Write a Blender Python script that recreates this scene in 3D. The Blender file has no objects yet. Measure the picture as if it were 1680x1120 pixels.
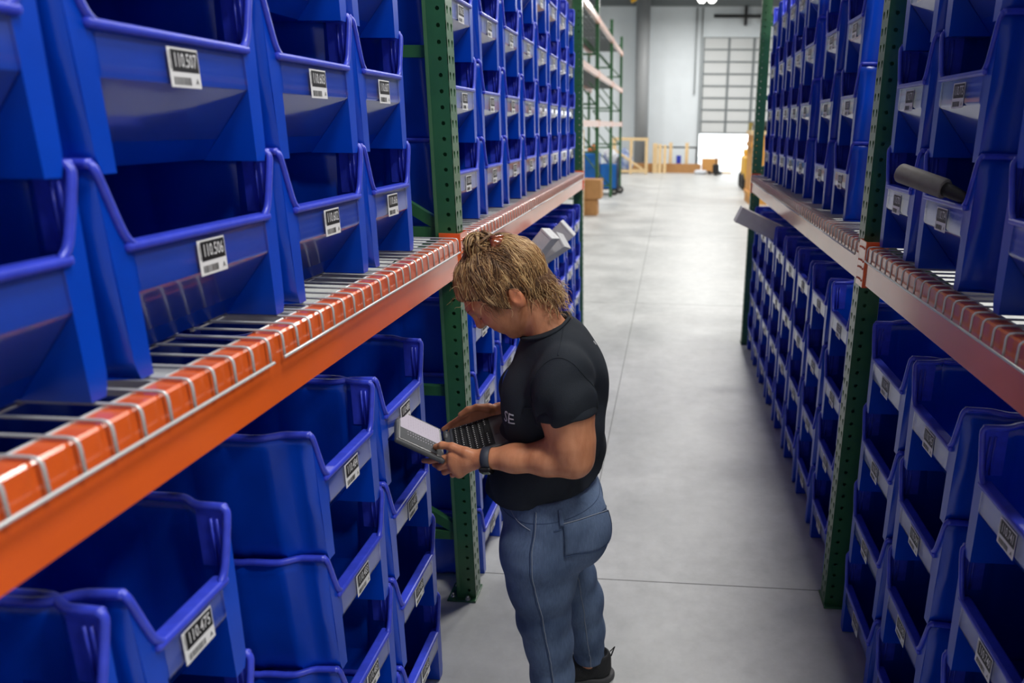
import bpy, bmesh, math, random
import numpy as np
from mathutils import Vector, Matrix
from mathutils.bvhtree import BVHTree

random.seed(7)
rng = np.random.default_rng(7)
S = bpy.context.scene
COL = S.collection

# ------------------------------------------------------------------ camera
CAM_H, FPX, YAW, PITCH, ROLL = 1.8724, 1193.19, -0.0689, 0.2941, 0.0120
PX, PY = 1012.36, 566.9
_f = Vector((math.sin(YAW)*math.cos(PITCH), math.cos(YAW)*math.cos(PITCH), -math.sin(PITCH)))
_r0 = Vector((math.cos(YAW), -math.sin(YAW), 0)); _u0 = _r0.cross(_f)
_r = math.cos(ROLL)*_r0 + math.sin(ROLL)*_u0
_u = -math.sin(ROLL)*_r0 + math.cos(ROLL)*_u0
cam_d = bpy.data.cameras.new('camera'); cam = bpy.data.objects.new('camera', cam_d); COL.objects.link(cam)
cam.matrix_world = Matrix(((_r.x, _u.x, -_f.x, 0), (_r.y, _u.y, -_f.y, 0), (_r.z, _u.z, -_f.z, CAM_H), (0, 0, 0, 1)))
cam_d.sensor_width = 36; cam_d.lens = FPX/1680*36
cam_d.shift_x = -(PX-840)/1680; cam_d.shift_y = (PY-560)/1680
cam_d.clip_start = 0.05; cam_d.clip_end = 300
cam_d.dof.use_dof = True; cam_d.dof.focus_distance = 2.15; cam_d.dof.aperture_fstop = 2.6
S.camera = cam

# ------------------------------------------------------------------ look, world, lights
S.view_settings.view_transform = 'Standard'; S.view_settings.look = 'None'
S.view_settings.gamma = 1; S.view_settings.use_curve_mapping = False
S.view_settings.exposure = -0.08
try:
    S.cycles.use_denoising = True
    S.cycles.max_bounces = 8; S.cycles.diffuse_bounces = 5; S.cycles.glossy_bounces = 4
    S.cycles.transparent_max_bounces = 8; S.cycles.caustics_reflective = False; S.cycles.caustics_refractive = False
    S.cycles.sample_clamp_indirect = 6
except Exception:
    pass
W = bpy.data.worlds.new('daylight'); S.world = W; W.use_nodes = True
W.node_tree.nodes['Background'].inputs[0].default_value = (0.93, 0.97, 1.0, 1)
W.node_tree.nodes['Background'].inputs[1].default_value = 4.0

CEIL = 7.7
LAMPS = []          # ceiling high-bay lamps: (x, y, watts)
for y, w in ((0.4, 170), (5.2, 190), (10.5, 210), (16.5, 250), (23, 300), (30, 300)):
    LAMPS.append((1.15, y, w))
for y, w, w2 in ((-.3, 25, 230), (5, 50, 150), (12, 150, 150), (19, 250, 250), (27, 310, 310)):
    LAMPS.append((-5.6, y, w)); LAMPS.append((3.7 if y < 8 else 7.4, y, w2))
def area(name, loc, size, watts, col=(1, 1, 1)):
    d = bpy.data.lights.new(name, 'AREA'); d.shape = 'RECTANGLE'; d.size, d.size_y = size; d.energy = watts; d.color = col
    o = bpy.data.objects.new(name, d); o.location = loc; COL.objects.link(o); return o

# ------------------------------------------------------------------ helpers
def lin(c):
    return tuple(((v/255)/12.92 if v/255 <= 0.04045 else ((v/255+0.055)/1.055)**2.4) for v in c)

def mat(name, rgb, rough=0.5, metal=0.0, spec=0.5, noise=0.0, nscale=20, bump=0.0, bscale=80, coat=0.0, emit=None, alpha=1.0, rgb2=None, detail=4, stretch=None):
    m = bpy.data.materials.new(name); m.use_nodes = True
    nt = m.node_tree; b = nt.nodes['Principled BSDF']
    c = lin(rgb)
    b.inputs['Base Color'].default_value = (*c, 1); b.inputs['Roughness'].default_value = rough
    b.inputs['Metallic'].default_value = metal; b.inputs['Specular IOR Level'].default_value = spec
    b.inputs['Coat Weight'].default_value = coat; b.inputs['Coat Roughness'].default_value = 0.12
    b.inputs['Alpha'].default_value = alpha
    if emit:
        b.inputs['Emission Color'].default_value = (*lin(rgb), 1); b.inputs['Emission Strength'].default_value = emit
    if noise or bump:
        tc = nt.nodes.new('ShaderNodeTexCoord'); src = tc.outputs['Object']
        if stretch:
            mp = nt.nodes.new('ShaderNodeMapping'); mp.inputs['Scale'].default_value = stretch
            nt.links.new(src, mp.inputs['Vector']); src = mp.outputs['Vector']
    if noise:
        n = nt.nodes.new('ShaderNodeTexNoise'); n.inputs['Scale'].default_value = nscale; n.inputs['Detail'].default_value = detail
        nt.links.new(src, n.inputs['Vector'])
        r = nt.nodes.new('ShaderNodeValToRGB'); r.color_ramp.elements[0].position = 0.3; r.color_ramp.elements[1].position = 0.7
        c2 = lin(rgb2) if rgb2 else tuple(min(1, v*(1+noise)) for v in c)
        c1 = c if rgb2 else tuple(v*(1-noise) for v in c)
        r.color_ramp.elements[0].color = (*c1, 1); r.color_ramp.elements[1].color = (*c2, 1)
        nt.links.new(n.outputs['Fac'], r.inputs['Fac']); nt.links.new(r.outputs['Color'], b.inputs['Base Color'])
    if bump:
        n2 = nt.nodes.new('ShaderNodeTexNoise'); n2.inputs['Scale'].default_value = bscale; n2.inputs['Detail'].default_value = 3
        nt.links.new(src, n2.inputs['Vector'])
        bp = nt.nodes.new('ShaderNodeBump'); bp.inputs['Strength'].default_value = bump; bp.inputs['Distance'].default_value = 0.004
        nt.links.new(n2.outputs['Fac'], bp.inputs['Height']); nt.links.new(bp.outputs['Normal'], b.inputs['Normal'])
    return m

def tag(o, label=None, cat=None, group=None, kind=None):
    if label: o['label'] = label
    if cat: o['category'] = cat
    if group: o['group'] = group
    if kind: o['kind'] = kind
    return o

def empty(name, loc=(0, 0, 0), rz=0, label=None, cat=None, group=None):
    o = bpy.data.objects.new(name, None); COL.objects.link(o); o.location = loc; o.rotation_euler = (0, 0, rz)
    o.empty_display_size = 0.05
    return tag(o, label, cat, group)

def link(name, me, parent=None, loc=None):
    o = bpy.data.objects.new(name, me); COL.objects.link(o)
    if parent: o.parent = parent
    if loc is not None: o.location = loc
    return o

class MB:
    """collects polygons with a material index, builds ONE mesh"""
    def __init__(s): s.v = []; s.f = []; s.m = []; s.sm = []
    def poly(s, pts, mi=0, smooth=False):
        n = len(s.v); s.v += [tuple(p) for p in pts]; s.f.append(tuple(range(n, n+len(pts)))); s.m.append(mi); s.sm.append(smooth)
    def raw(s, vs, fs, mi=0, smooth=True):
        n = len(s.v); s.v += [tuple(p) for p in vs]
        for f in fs: s.f.append(tuple(i+n for i in f)); s.m.append(mi); s.sm.append(smooth)
    def box(s, lo, hi, mi=0, M=None):
        x0, y0, z0 = lo; x1, y1, z1 = hi
        vs = [(x0,y0,z0),(x1,y0,z0),(x1,y1,z0),(x0,y1,z0),(x0,y0,z1),(x1,y0,z1),(x1,y1,z1),(x0,y1,z1)]
        if M is not None: vs = [M @ Vector(v) for v in vs]
        s.raw(vs, [(0,3,2,1),(4,5,6,7),(0,1,5,4),(1,2,6,5),(2,3,7,6),(3,0,4,7)], mi, False)
    def bbox(s, lo, hi, r=0.004, mi=0, M=None, seg=2):
        """bevelled box"""
        bm = bmesh.new(); bmesh.ops.create_cube(bm, size=1)
        c = [(a+b)/2 for a, b in zip(lo, hi)]; d = [b-a for a, b in zip(lo, hi)]
        for v in bm.verts: v.co = Vector((v.co.x*d[0]+c[0], v.co.y*d[1]+c[1], v.co.z*d[2]+c[2]))
        bmesh.ops.bevel(bm, geom=bm.edges[:], offset=min(r, min(d)*.45), segments=seg, affect='EDGES', profile=.5)
        bm.verts.index_update()
        vs = [(M @ v.co) if M is not None else v.co.copy() for v in bm.verts]
        s.raw(vs, [[v.index for v in f.verts] for f in bm.faces], mi, False); bm.free()
    def tube(s, path, r, n=8, mi=0, closed=False, cap=True, flat=None):
        P = [Vector(p) for p in path]; N = len(P)
        rs = r if isinstance(r, (list, tuple)) else [r]*N
        T = []
        for i in range(N):
            if closed: t = P[(i+1) % N]-P[i-1]
            else: t = P[min(i+1, N-1)]-P[max(i-1, 0)]
            T.append(t.normalized() if t.length > 1e-9 else Vector((0, 0, 1)))
        up = Vector((0, 0, 1)) if abs(T[0].z) < .9 else Vector((1, 0, 0))
        nrm = (up - T[0]*up.dot(T[0])).normalized()
        vs = []; fs = []
        for i in range(N):
            if i:
                nrm = nrm - T[i]*nrm.dot(T[i])
                nrm = nrm.normalized() if nrm.length > 1e-6 else T[i].orthogonal().normalized()
            b = T[i].cross(nrm)
            for k in range(n):
                a = 2*math.pi*(k+.5)/n
                vs.append(P[i] + (nrm*math.cos(a)*(flat or 1) + b*math.sin(a))*rs[i])
        for i in range(N if closed else N-1):
            j = (i+1) % N
            for k in range(n):
                fs.append((i*n+k, i*n+(k+1) % n, j*n+(k+1) % n, j*n+k))
        if cap and not closed:
            fs.append(tuple(range(n-1, -1, -1))); fs.append(tuple((N-1)*n+k for k in range(n)))
        s.raw(vs, fs, mi, True)
    def cyl(s, a, b, r, n=16, mi=0, r2=None): s.tube([a, b], [r, r if r2 is None else r2], n, mi)
    def lathe(s, prof, n=20, M=None, mi=0):
        vs = []; fs = []
        for (r, z) in prof:
            for k in range(n):
                a = 2*math.pi*k/n; v = Vector((r*math.cos(a), r*math.sin(a), z)); vs.append(M @ v if M is not None else v)
        for i in range(len(prof)-1):
            for k in range(n): fs.append((i*n+k, i*n+(k+1) % n, (i+1)*n+(k+1) % n, (i+1)*n+k))
        s.raw(vs, fs, mi, True)
    def extrude(s, prof, p0, p1, ax, ay, mi=0):
        """2-D profile (u,v) on axes ax, ay swept from p0 to p1, with caps"""
        p0, p1, ax, ay = map(Vector, (p0, p1, ax, ay)); n = len(prof)
        a = [p0+ax*u+ay*v for u, v in prof]; b = [p1+ax*u+ay*v for u, v in prof]
        s.raw(a+b, [(i, (i+1) % n, n+(i+1) % n, n+i) for i in range(n)] + [tuple(range(n-1, -1, -1)), tuple(range(n, 2*n))], mi, False)
    def mesh(s, name, mats, recalc=True, weld=True):
        me = bpy.data.meshes.new(name); me.from_pydata(s.v, [], s.f)
        for m in (mats if isinstance(mats, (list, tuple)) else [mats]): me.materials.append(m)
        me.polygons.foreach_set('material_index', s.m); me.polygons.foreach_set('use_smooth', s.sm)
        if recalc or weld:
            bm = bmesh.new(); bm.from_mesh(me)
            if weld: bmesh.ops.remove_doubles(bm, verts=bm.verts, dist=1e-5)
            if recalc: bmesh.ops.recalc_face_normals(bm, faces=bm.faces)
            bm.to_mesh(me); bm.free()
        me.update(); return me
    def build(s, name, mats, parent=None, loc=None, **k): return link(name, s.mesh(name, mats, **k), parent, loc)

def bake(me, mods):
    """apply modifiers given as (type, {props}) to a mesh and return the new mesh"""
    o = bpy.data.objects.new('tmp', me); COL.objects.link(o)
    for t, pr in mods:
        md = o.modifiers.new(t, t)
        for k, v in pr.items(): setattr(md, k, v)
    dg = bpy.context.evaluated_depsgraph_get(); ev = o.evaluated_get(dg)
    out = bpy.data.meshes.new_from_object(ev); nm = me.name
    bpy.data.objects.remove(o); me.name = nm+'_sheet'; out.name = nm
    return out

def text_geo(txt, size, sx=1.0, ext=0.0):
    """mesh verts/faces of a line of text, centred, in the xy plane"""
    c = bpy.data.curves.new('t', 'FONT'); c.body = txt; c.size = size; c.align_x = 'CENTER'; c.align_y = 'CENTER'; c.resolution_u = 2; c.extrude = ext; c.offset = size*0.004
    o = bpy.data.objects.new('t', c); COL.objects.link(o)
    dg = bpy.context.evaluated_depsgraph_get(); me = bpy.data.meshes.new_from_object(o.evaluated_get(dg))
    vs = [(v.co.x*sx, v.co.y, v.co.z) for v in me.vertices]; fs = [tuple(p.vertices) for p in me.polygons]
    bpy.data.objects.remove(o); bpy.data.curves.remove(c); bpy.data.meshes.remove(me)
    return vs, fs

def chaikin(P, it=1, closed=False):
    P = [Vector(p) for p in P]
    for _ in range(it):
        Q = []; n = len(P)
        if not closed: Q.append(P[0])
        for i in range(n if closed else n-1):
            a, b = P[i], P[(i+1) % n]; Q += [a*.75+b*.25, a*.25+b*.75]
        if not closed: Q.append(P[-1])
        P = Q
    return P

# ------------------------------------------------------------------ materials
M_BLUE = mat('blue_plastic', (0, 64, 186), 0.28, spec=0.5, noise=0.12, nscale=5)
M_RIM = mat('lit_blue_plastic', (52, 68, 198), 0.33, spec=0.55, noise=0.15, nscale=40)  # bin blue made lighter: overhead light and gloss put into the rim colour
M_HOLD = mat('clear_label_sleeve', (128, 132, 178), 0.22, spec=0.6, alpha=0.5)
M_WHITE = mat('white_paper', (222, 222, 222), 0.5)
M_BLACK = mat('black_print', (16, 16, 18), 0.5)
M_GREEN = mat('green_rack_paint', (44, 92, 54), 0.32, spec=0.55, noise=0.1, nscale=12, coat=0.25)
M_ORANGE = mat('orange_beam_paint', (224, 94, 28), 0.3, spec=0.6, noise=0.06, nscale=6, coat=1.0)
M_WIRE = mat('galvanised_wire', (198, 200, 200), 0.36, metal=0.35)
M_STEEL = mat('zinc_bolt', (180, 180, 176), 0.35, metal=0.9)
M_CARD = mat('brown_cardboard', (176, 128, 78), 0.75, noise=0.06, nscale=8)
M_GREYCARD = mat('grey_white_board', (196, 196, 196), 0.6, noise=0.05, nscale=30)
M_WOOD = mat('pale_lumber', (226, 196, 148), 0.65, noise=0.12, nscale=6, stretch=(6, 6, 1))
M_PLY = mat('golden_plywood', (214, 152, 66), 0.6, noise=0.25, nscale=5, stretch=(8, 8, .6))
M_DARK = mat('black_rubber', (22, 22, 24), 0.6)
M_GREYMETAL = mat('grey_metal', (120, 126, 128), 0.5, metal=0.2)
M_LIGHTGREY = mat('light_grey_paint', (196, 206, 212), 0.5)
M_YELLOW = mat('yellow_paint', (232, 176, 30), 0.45)
M_CARTBLUE = mat('bright_blue_paint', (10, 96, 176), 0.4)

# ------------------------------------------------------------------ the building
YW, XLW, XRW, YB = 34.0, -11.0, 13.0, -7.0
def concrete():
    m = bpy.data.materials.new('polished_concrete'); m.use_nodes = True; nt = m.node_tree; b = nt.nodes['Principled BSDF']
    tc = nt.nodes.new('ShaderNodeTexCoord')
    def noise(sc, det, rough=.6):
        n = nt.nodes.new('ShaderNodeTexNoise'); n.inputs['Scale'].default_value = sc; n.inputs['Detail'].default_value = det; n.inputs['Roughness'].default_value = rough
        nt.links.new(tc.outputs['Object'], n.inputs['Vector']); return n
    def ramp(src, a, b_, ca, cb):
        r = nt.nodes.new('ShaderNodeValToRGB'); r.color_ramp.elements[0].position = a; r.color_ramp.elements[1].position = b_
        r.color_ramp.elements[0].color = (*ca, 1); r.color_ramp.elements[1].color = (*cb, 1); nt.links.new(src, r.inputs['Fac']); return r
    n1 = noise(1.3, 8); r1 = ramp(n1.outputs['Fac'], .3, .72, lin((172, 173, 172)), lin((204, 204, 202)))
    n2 = noise(9, 6, .7); r2 = ramp(n2.outputs['Fac'], .3, .7, (.86,)*3, (1.06,)*3)
    mx = nt.nodes.new('ShaderNodeMix'); mx.data_type = 'RGBA'; mx.blend_type = 'MULTIPLY'; mx.inputs['Factor'].default_value = 1
    nt.links.new(r1.outputs['Color'], mx.inputs['A']); nt.links.new(r2.outputs['Color'], mx.inputs['B'])
    n3 = noise(2.1, 10, .75); r3 = ramp(n3.outputs['Fac'], .66, .74, (1, 1, 1), (.74, .74, .73))   # worn smudges
    mx2 = nt.nodes.new('ShaderNodeMix'); mx2.data_type = 'RGBA'; mx2.blend_type = 'MULTIPLY'; mx2.inputs['Factor'].default_value = .8
    nt.links.new(mx.outputs['Result'], mx2.inputs['A']); nt.links.new(r3.outputs['Color'], mx2.inputs['B'])
    nt.links.new(mx2.outputs['Result'], b.inputs['Base Color'])
    rr = ramp(n1.outputs['Fac'], .3, .7, (.34,)*3, (.5,)*3); nt.links.new(rr.outputs['Color'], b.inputs['Roughness'])
    b.inputs['Specular IOR Level'].default_value = .4
    return m
M_FLOOR = concrete()
M_WALL = mat('white_insulated_wall', (222, 228, 232), 0.6, noise=0.03, nscale=1.5)
M_CEIL = mat('grey_roof_deck', (150, 154, 156), 0.7)
M_SEAM = mat('dark_floor_joint', (96, 96, 94), 0.8)
def struct(name, mb, mats, **k): return tag(mb.build(name, mats, **k), kind='structure')

b = MB(); b.box((XLW, YB, -.15), (XRW, YW+14, 0)); struct('floor', b, M_FLOOR)
def joint(a, c):
    b = MB(); b.box(a, c); struct('trim_floor_joint', b, M_SEAM)
for y in (2.70, -2.4, 7.8, 12.9, 18, 23.1, 28.2): joint((XLW+.01, y-.002, -.001), (XRW-.01, y+.002, .0006))
for x in (-.335, 4.6, -5.3): joint((x-.002, YB+.01, -.001), (x+.002, YW-.01, .0007))
DX0, DX1, DZ0, DZ1 = 1.22, 4.6, 1.58, 5.55          # dock door opening (door panel is raised to DZ0)
b = MB()
for lo, hi in (((XLW, YW, 0), (DX0, YW+.2, CEIL)), ((DX1, YW, 0), (XRW, YW+.2, CEIL)), ((DX0, YW, DZ1), (DX1, YW+.2, CEIL))): b.box(lo, hi)
struct('wall_back', b, M_WALL)
b = MB(); b.box((XLW-.2, YB, 0), (XLW, YW, CEIL)); struct('wall_left', b, M_WALL)
b = MB(); b.box((XRW, YB, 0), (XRW+.2, YW, CEIL)); struct('wall_right', b, M_WALL)
b = MB(); b.box((XLW, YB-.2, 0), (XRW, YB, CEIL)); struct('wall_front', b, M_WALL)
b = MB(); b.box((XLW, YB, CEIL), (XRW, YW, CEIL+.15))
for x in np.arange(XLW+.3, XRW, .6): b.box((x, YB, CEIL-.05), (x+.08, YW, CEIL))
struct('ceiling', b, M_CEIL)
for k, y in enumerate((-2, 7, 16, 25)):
    b = MB(); z = CEIL-.75
    b.box((XLW, y-.12, z), (XRW, y+.12, z+.03)); b.box((XLW, y-.01, z), (XRW, y+.01, CEIL-.05)); b.box((XLW, y-.12, CEIL-.09), (XRW, y+.12, CEIL-.05))
    struct('trim_roof_rafter', b, M_LIGHTGREY)
b = MB(); z0, z1 = 6.62, 7.02                                                  # light rafter across the far end with its dark girt under it
b.box((XLW, 30.9, z0), (XRW, 31.2, z0+.05)); b.box((XLW, 31.02, z0), (XRW, 31.08, z1)); b.box((XLW, 30.9, z1-.05), (XRW, 31.2, z1))
for x in np.arange(-4, 8, 1.5): b.box((x, 30.95, z0), (x+.03, 31.02, z1))
struct('trim_far_rafter', b, M_LIGHTGREY)
b = MB(); b.box((XLW, YW-.25, 6.75), (XRW, YW-.003, 7.05)); struct('trim_wall_girt', b, M_GREYMETAL)
# sectional dock door, raised part way, with grey stiles and rails
b = MB(); b.box((DX0, YW+.06, DZ0), (DX1, YW+.1, DZ1))
door = struct('door_1', b, mat('door_panel', (206, 208, 208), .55))
b = MB()
n = 8
for i in range(n+1):
    z = DZ0+(DZ1-DZ0)*i/n; b.box((DX0, YW+.03, z-.035), (DX1, YW+.06, z+.035))
for x in (DX0+.03, DX0+1.13, DX0+2.2, DX0+3.25): b.box((x-.05, YW+.025, DZ0), (x+.05, YW+.06, DZ1))
b.build('rail', M_GREYMETAL, door)
b = MB()
for x in (DX0-.06, DX0-.3): b.box((x-.03, YW-.1, 0 if x > DX0-.2 else 3.2), (x+.03, YW-.003, 6.7))
struct('trim_door_track', b, M_GREYMETAL)
b = MB(); b.cyl((DX0+.4, YW-.25, 6.35), (DX1+.5, YW-.25, 6.35), .07, 12)
for x in (DX0+1.75, DX0+2.55): b.box((x-.05, YW-.3, 6.0), (x+.05, YW-.003, 6.75))
struct('trim_door_shaft', b, M_DARK)
b = MB(); b.cyl((-1.35, 33.2, 0), (-1.35, 33.2, CEIL-.05), .3, 24); struct('trim_column', b, mat('grey_column_paint', (150, 152, 154), .5))

# ------------------------------------------------------------------ ceiling lamps
M_LAMP = mat('lit_lamp_lens', (255, 252, 244), .5, emit=14)
LZ = 6.55
for i, (x, y, w) in enumerate(LAMPS):
    a = area('lamp_light', (x, y, LZ-.3), (1.1, .42), w, (1, .985, .955))
    if y > 8 and abs(x) < 2 or y > 20:
        nth = {10.5: 'nearest', 16.5: 'second', 23: 'third', 30: 'farthest', 27: 'last'}.get(y, 'middle')
        row = 'over the aisle' if x == 1.15 else ('over the left floor' if x < 0 else 'over the right floor')
        t = empty('high_bay_light', (x, y, LZ), 0, f'{nth} twin round lit high bay lamp {row}', 'ceiling light', 'high bay lamps under the roof')
        b = MB()
        for s in (-.19, .19): b.lathe([(.0, .1), (.06, .1), (.15, 0), (.17, -.05), (.16, -.05)], 20, Matrix.Translation((s, 0, 0)))
        b.box((-.36, -.03, .1), (.36, .03, .14)); b.cyl((0, 0, .14), (0, 0, CEIL-LZ), .012, 8); b.build('housing', M_GREYMETAL, t)
        for s in (-.19, .19):
            b = MB(); b.lathe([(.0, -.25), (.08, -.24), (.14, -.17), (.165, -.05)], 20, Matrix.Translation((s, 0, 0))); b.build('lens', M_LAMP, t)

# clear glossy label sleeve: real thin film (transparent + fresnel gloss)
def film():
    m = bpy.data.materials.new('clear_film'); m.use_nodes = True; nt = m.node_tree; nt.nodes.clear()
    out = nt.nodes.new('ShaderNodeOutputMaterial'); mix = nt.nodes.new('ShaderNodeMixShader'); mix2 = nt.nodes.new('ShaderNodeMixShader')
    tr = nt.nodes.new('ShaderNodeBsdfTransparent'); gl = nt.nodes.new('ShaderNodeBsdfGlossy'); df = nt.nodes.new('ShaderNodeBsdfDiffuse')
    gl.inputs['Roughness'].default_value = .09; df.inputs['Color'].default_value = (.55, .56, .66, 1)
    lw = nt.nodes.new('ShaderNodeLayerWeight'); lw.inputs['Blend'].default_value = .5; pw = nt.nodes.new('ShaderNodeMath'); pw.operation = 'POWER'; pw.inputs[1].default_value = 3.5; fr = nt.nodes.new('ShaderNodeMath'); fr.operation = 'MULTIPLY_ADD'; fr.inputs[1].default_value = .75; fr.inputs[2].default_value = .05; nt.links.new(lw.outputs['Facing'], pw.inputs[0]); nt.links.new(pw.outputs[0], fr.inputs[0])
    mix2.inputs[0].default_value = .035
    nt.links.new(tr.outputs[0], mix2.inputs[1]); nt.links.new(df.outputs[0], mix2.inputs[2])
    nt.links.new(fr.outputs[0], mix.inputs[0]); nt.links.new(mix2.outputs[0], mix.inputs[1]); nt.links.new(gl.outputs[0], mix.inputs[2])
    nt.links.new(mix.outputs[0], out.inputs['Surface']); return m
M_FILM = film()

# ------------------------------------------------------------------ stacking bins
BH = 0.317; LIP = 0.200; PANB = 0.128; STEP = 0.303
_bins = {}
def bin_meshes(Wd, Wf, L=0.47):
    key = (round(Wd, 3), round(Wf, 3))
    if key in _bins: return _bins[key]
    w, wf = Wd/2, Wf/2
    xi = wf-.044; xl = wf-.034
    side = [(wf, 0), (wf+.002, .03), (wf+.004, .058), (w-.012, .082), (w-.005, .10), (w-.005, .165), (w, .178), (w, .25), (w-.004, .258), (w-.004, .283), (w, .291),
            (w, L-.06), (w-.012, L-.02), (w-.05, L)]
    zs = [0.0, .012, .03, .16, .285, BH]
    ins = [.034, .026, .019, .009, .002, 0]                   # draft: inset of the wall at each height
    b = MB()
    def pt(i, s, k):
        x, y = side[i]; d = ins[k]
        if i < 4: d = ins[k]*.55
        yy = y if i < 3 else (y - d if i >= len(side)-3 else y)
        return (s*(x-d), yy, zs[k])
    for s in (-1, 1):
        for i in range(len(side)-1):
            for k in range(len(zs)-1):
                b.poly([pt(i, s, k), pt(i+1, s, k), pt(i+1, s, k+1), pt(i, s, k+1)], 0, True)
        # front corner strip between the outer corner and the panel / opening
        xo = lambda z: wf - np.interp(z, zs, ins)*.55
        b.poly([(s*xi, 0, 0), (s*xo(0), 0, 0), (s*xo(.012), 0, .012), (s*xo(.03), 0, .03), (s*xo(PANB), 0, PANB), (s*xi, 0, PANB)])
        b.poly([(s*xi, 0, PANB), (s*xo(PANB), 0, PANB), (s*xo(LIP), 0, LIP), (s*xl, 0, LIP), (s*xi, 0, LIP)])
        b.poly([(s*xl, 0, LIP), (s*xo(LIP), 0, LIP), (s*xo(.285), 0, .285), (s*wf, 0, BH)])
        # recess gusset beside the sloping lower front
        b.poly([(s*xi, 0, PANB), (s*xi, 0, .0), (s*xi, .105, .0)])
        b.poly([(s*xi, 0, PANB), (s*xi, .004, PANB), (s*xi, .004, LIP), (s*xi, 0, LIP)])
        b.poly([(s*xi, 0, 0), (s*xo(0), 0, 0), (s*(side[3][0]-.02), .105, 0), (s*xi, .105, 0)])
    b.poly([(-xi, .004, PANB), (xi, .004, PANB), (xi, .004, LIP), (-xi, .004, LIP)])
    b.poly([(-xi, .004, PANB), (xi, .004, PANB), (xi, .105, .002), (-xi, .105, .002)])
    fl = [pt(i, 1, 0) for i in range(4, len(side))]
    b.poly([(-xi, .105, .002), (xi, .105, .002)] + [(p[0], p[1], .002) for p in fl] + [(-p[0], p[1], .002) for p in reversed(fl)])
    for k in range(len(zs)-1):
        a, c = pt(len(side)-1, 1, k), pt(len(side)-1, 1, k+1)
        b.poly([(a[0], a[1], a[2]), (-a[0], a[1], a[2]), (-c[0], c[1], c[2]), (c[0], c[1], c[2])], 0)
    me = b.mesh('bin_body', M_BLUE)
    bm = bmesh.new(); bm.from_mesh(me)
    for e in bm.edges:
        if len(e.link_faces) == 2 and e.calc_face_angle(0) > .6: e.smooth = False
    bm.to_mesh(me); bm.free()
    body = bake(me, [('SOLIDIFY', dict(thickness=.0032, offset=0))])
    # rim: flange round the top, down the horns, a flat ledge on the lip
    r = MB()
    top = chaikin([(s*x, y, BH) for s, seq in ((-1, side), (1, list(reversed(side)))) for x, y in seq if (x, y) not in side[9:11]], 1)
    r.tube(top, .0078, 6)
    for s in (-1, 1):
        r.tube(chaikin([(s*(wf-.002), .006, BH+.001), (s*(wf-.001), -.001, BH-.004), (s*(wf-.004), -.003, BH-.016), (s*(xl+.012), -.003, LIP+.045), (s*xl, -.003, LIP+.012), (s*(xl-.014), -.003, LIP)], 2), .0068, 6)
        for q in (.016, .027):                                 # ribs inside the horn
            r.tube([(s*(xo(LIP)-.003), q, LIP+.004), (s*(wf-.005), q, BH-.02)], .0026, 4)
    for s in (-1, 1):                                          # inner face of the horn, grazing sheen painted in with the rim colour
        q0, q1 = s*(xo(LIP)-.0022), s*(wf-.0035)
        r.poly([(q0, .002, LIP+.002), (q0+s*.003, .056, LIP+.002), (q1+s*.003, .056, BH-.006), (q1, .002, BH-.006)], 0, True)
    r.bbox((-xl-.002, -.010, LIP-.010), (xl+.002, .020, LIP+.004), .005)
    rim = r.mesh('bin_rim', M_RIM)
    h = MB()
    P = [(-.0035, LIP-.006), (-.004, PANB+.006), (.0012, PANB-.004), (.0735, .0388)]
    for (y0, z0), (y1, z1) in zip(P, P[1:]): h.poly([(-xi+.003, y1, z1), (xi-.003, y1, z1), (xi-.003, y0, z0), (-xi+.003, y0, z0)], 0, True)
    hold = h.mesh('bin_label_sleeve', M_FILM, recalc=False)
    _bins[key] = (body, rim, hold); return _bins[key]

def label_mesh(num, detail=True, w=.076, h=.060):
    """white sticker: black block with the number, bar code and a letter A"""
    b = MB(); b.bbox((-w/2, -.0006, 0), (w/2, 0, h), .0004, 0, seg=1)
    b.poly([(-w/2+.007, -.0009, h*.40), (w/2-.002, -.0009, h*.40), (w/2-.002, -.0009, h*.95), (-w/2+.007, -.0009, h*.95)], 1)
    x = -w/2+.008
    rr = random.Random(num)
    while x < w/2-.026:
        bw = rr.choice((.0007, .0012, .0018)); b.poly([(x, -.0009, h*.07), (x+bw, -.0009, h*.07), (x+bw, -.0009, h*.27), (x, -.0009, h*.27)], 1); x += bw+rr.choice((.0008, .0014))
    for k in range(9):
        z = h*.40+.004+k*.003; b.poly([(-w/2+.003, -.0009, z), (-w/2+.0055, -.0009, z), (-w/2+.0055, -.0009, z+rr.choice((.001, .002))), (-w/2+.003, -.0009, z+.0018)], 1)
    for t, sz, sx, cx, cz, mi in ((num, .030, .60, .003, h*.675, 0), ('A', .013, .9, w/2-.010, h*.17, 1)):
        vs, fs = text_geo(t, sz, sx); b.raw([(v[0]+cx, -.0012, v[1]+cz) for v in vs], fs, mi, False)
    return b.mesh('bin_label', [M_WHITE, M_BLACK], recalc=False, weld=False)

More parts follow.
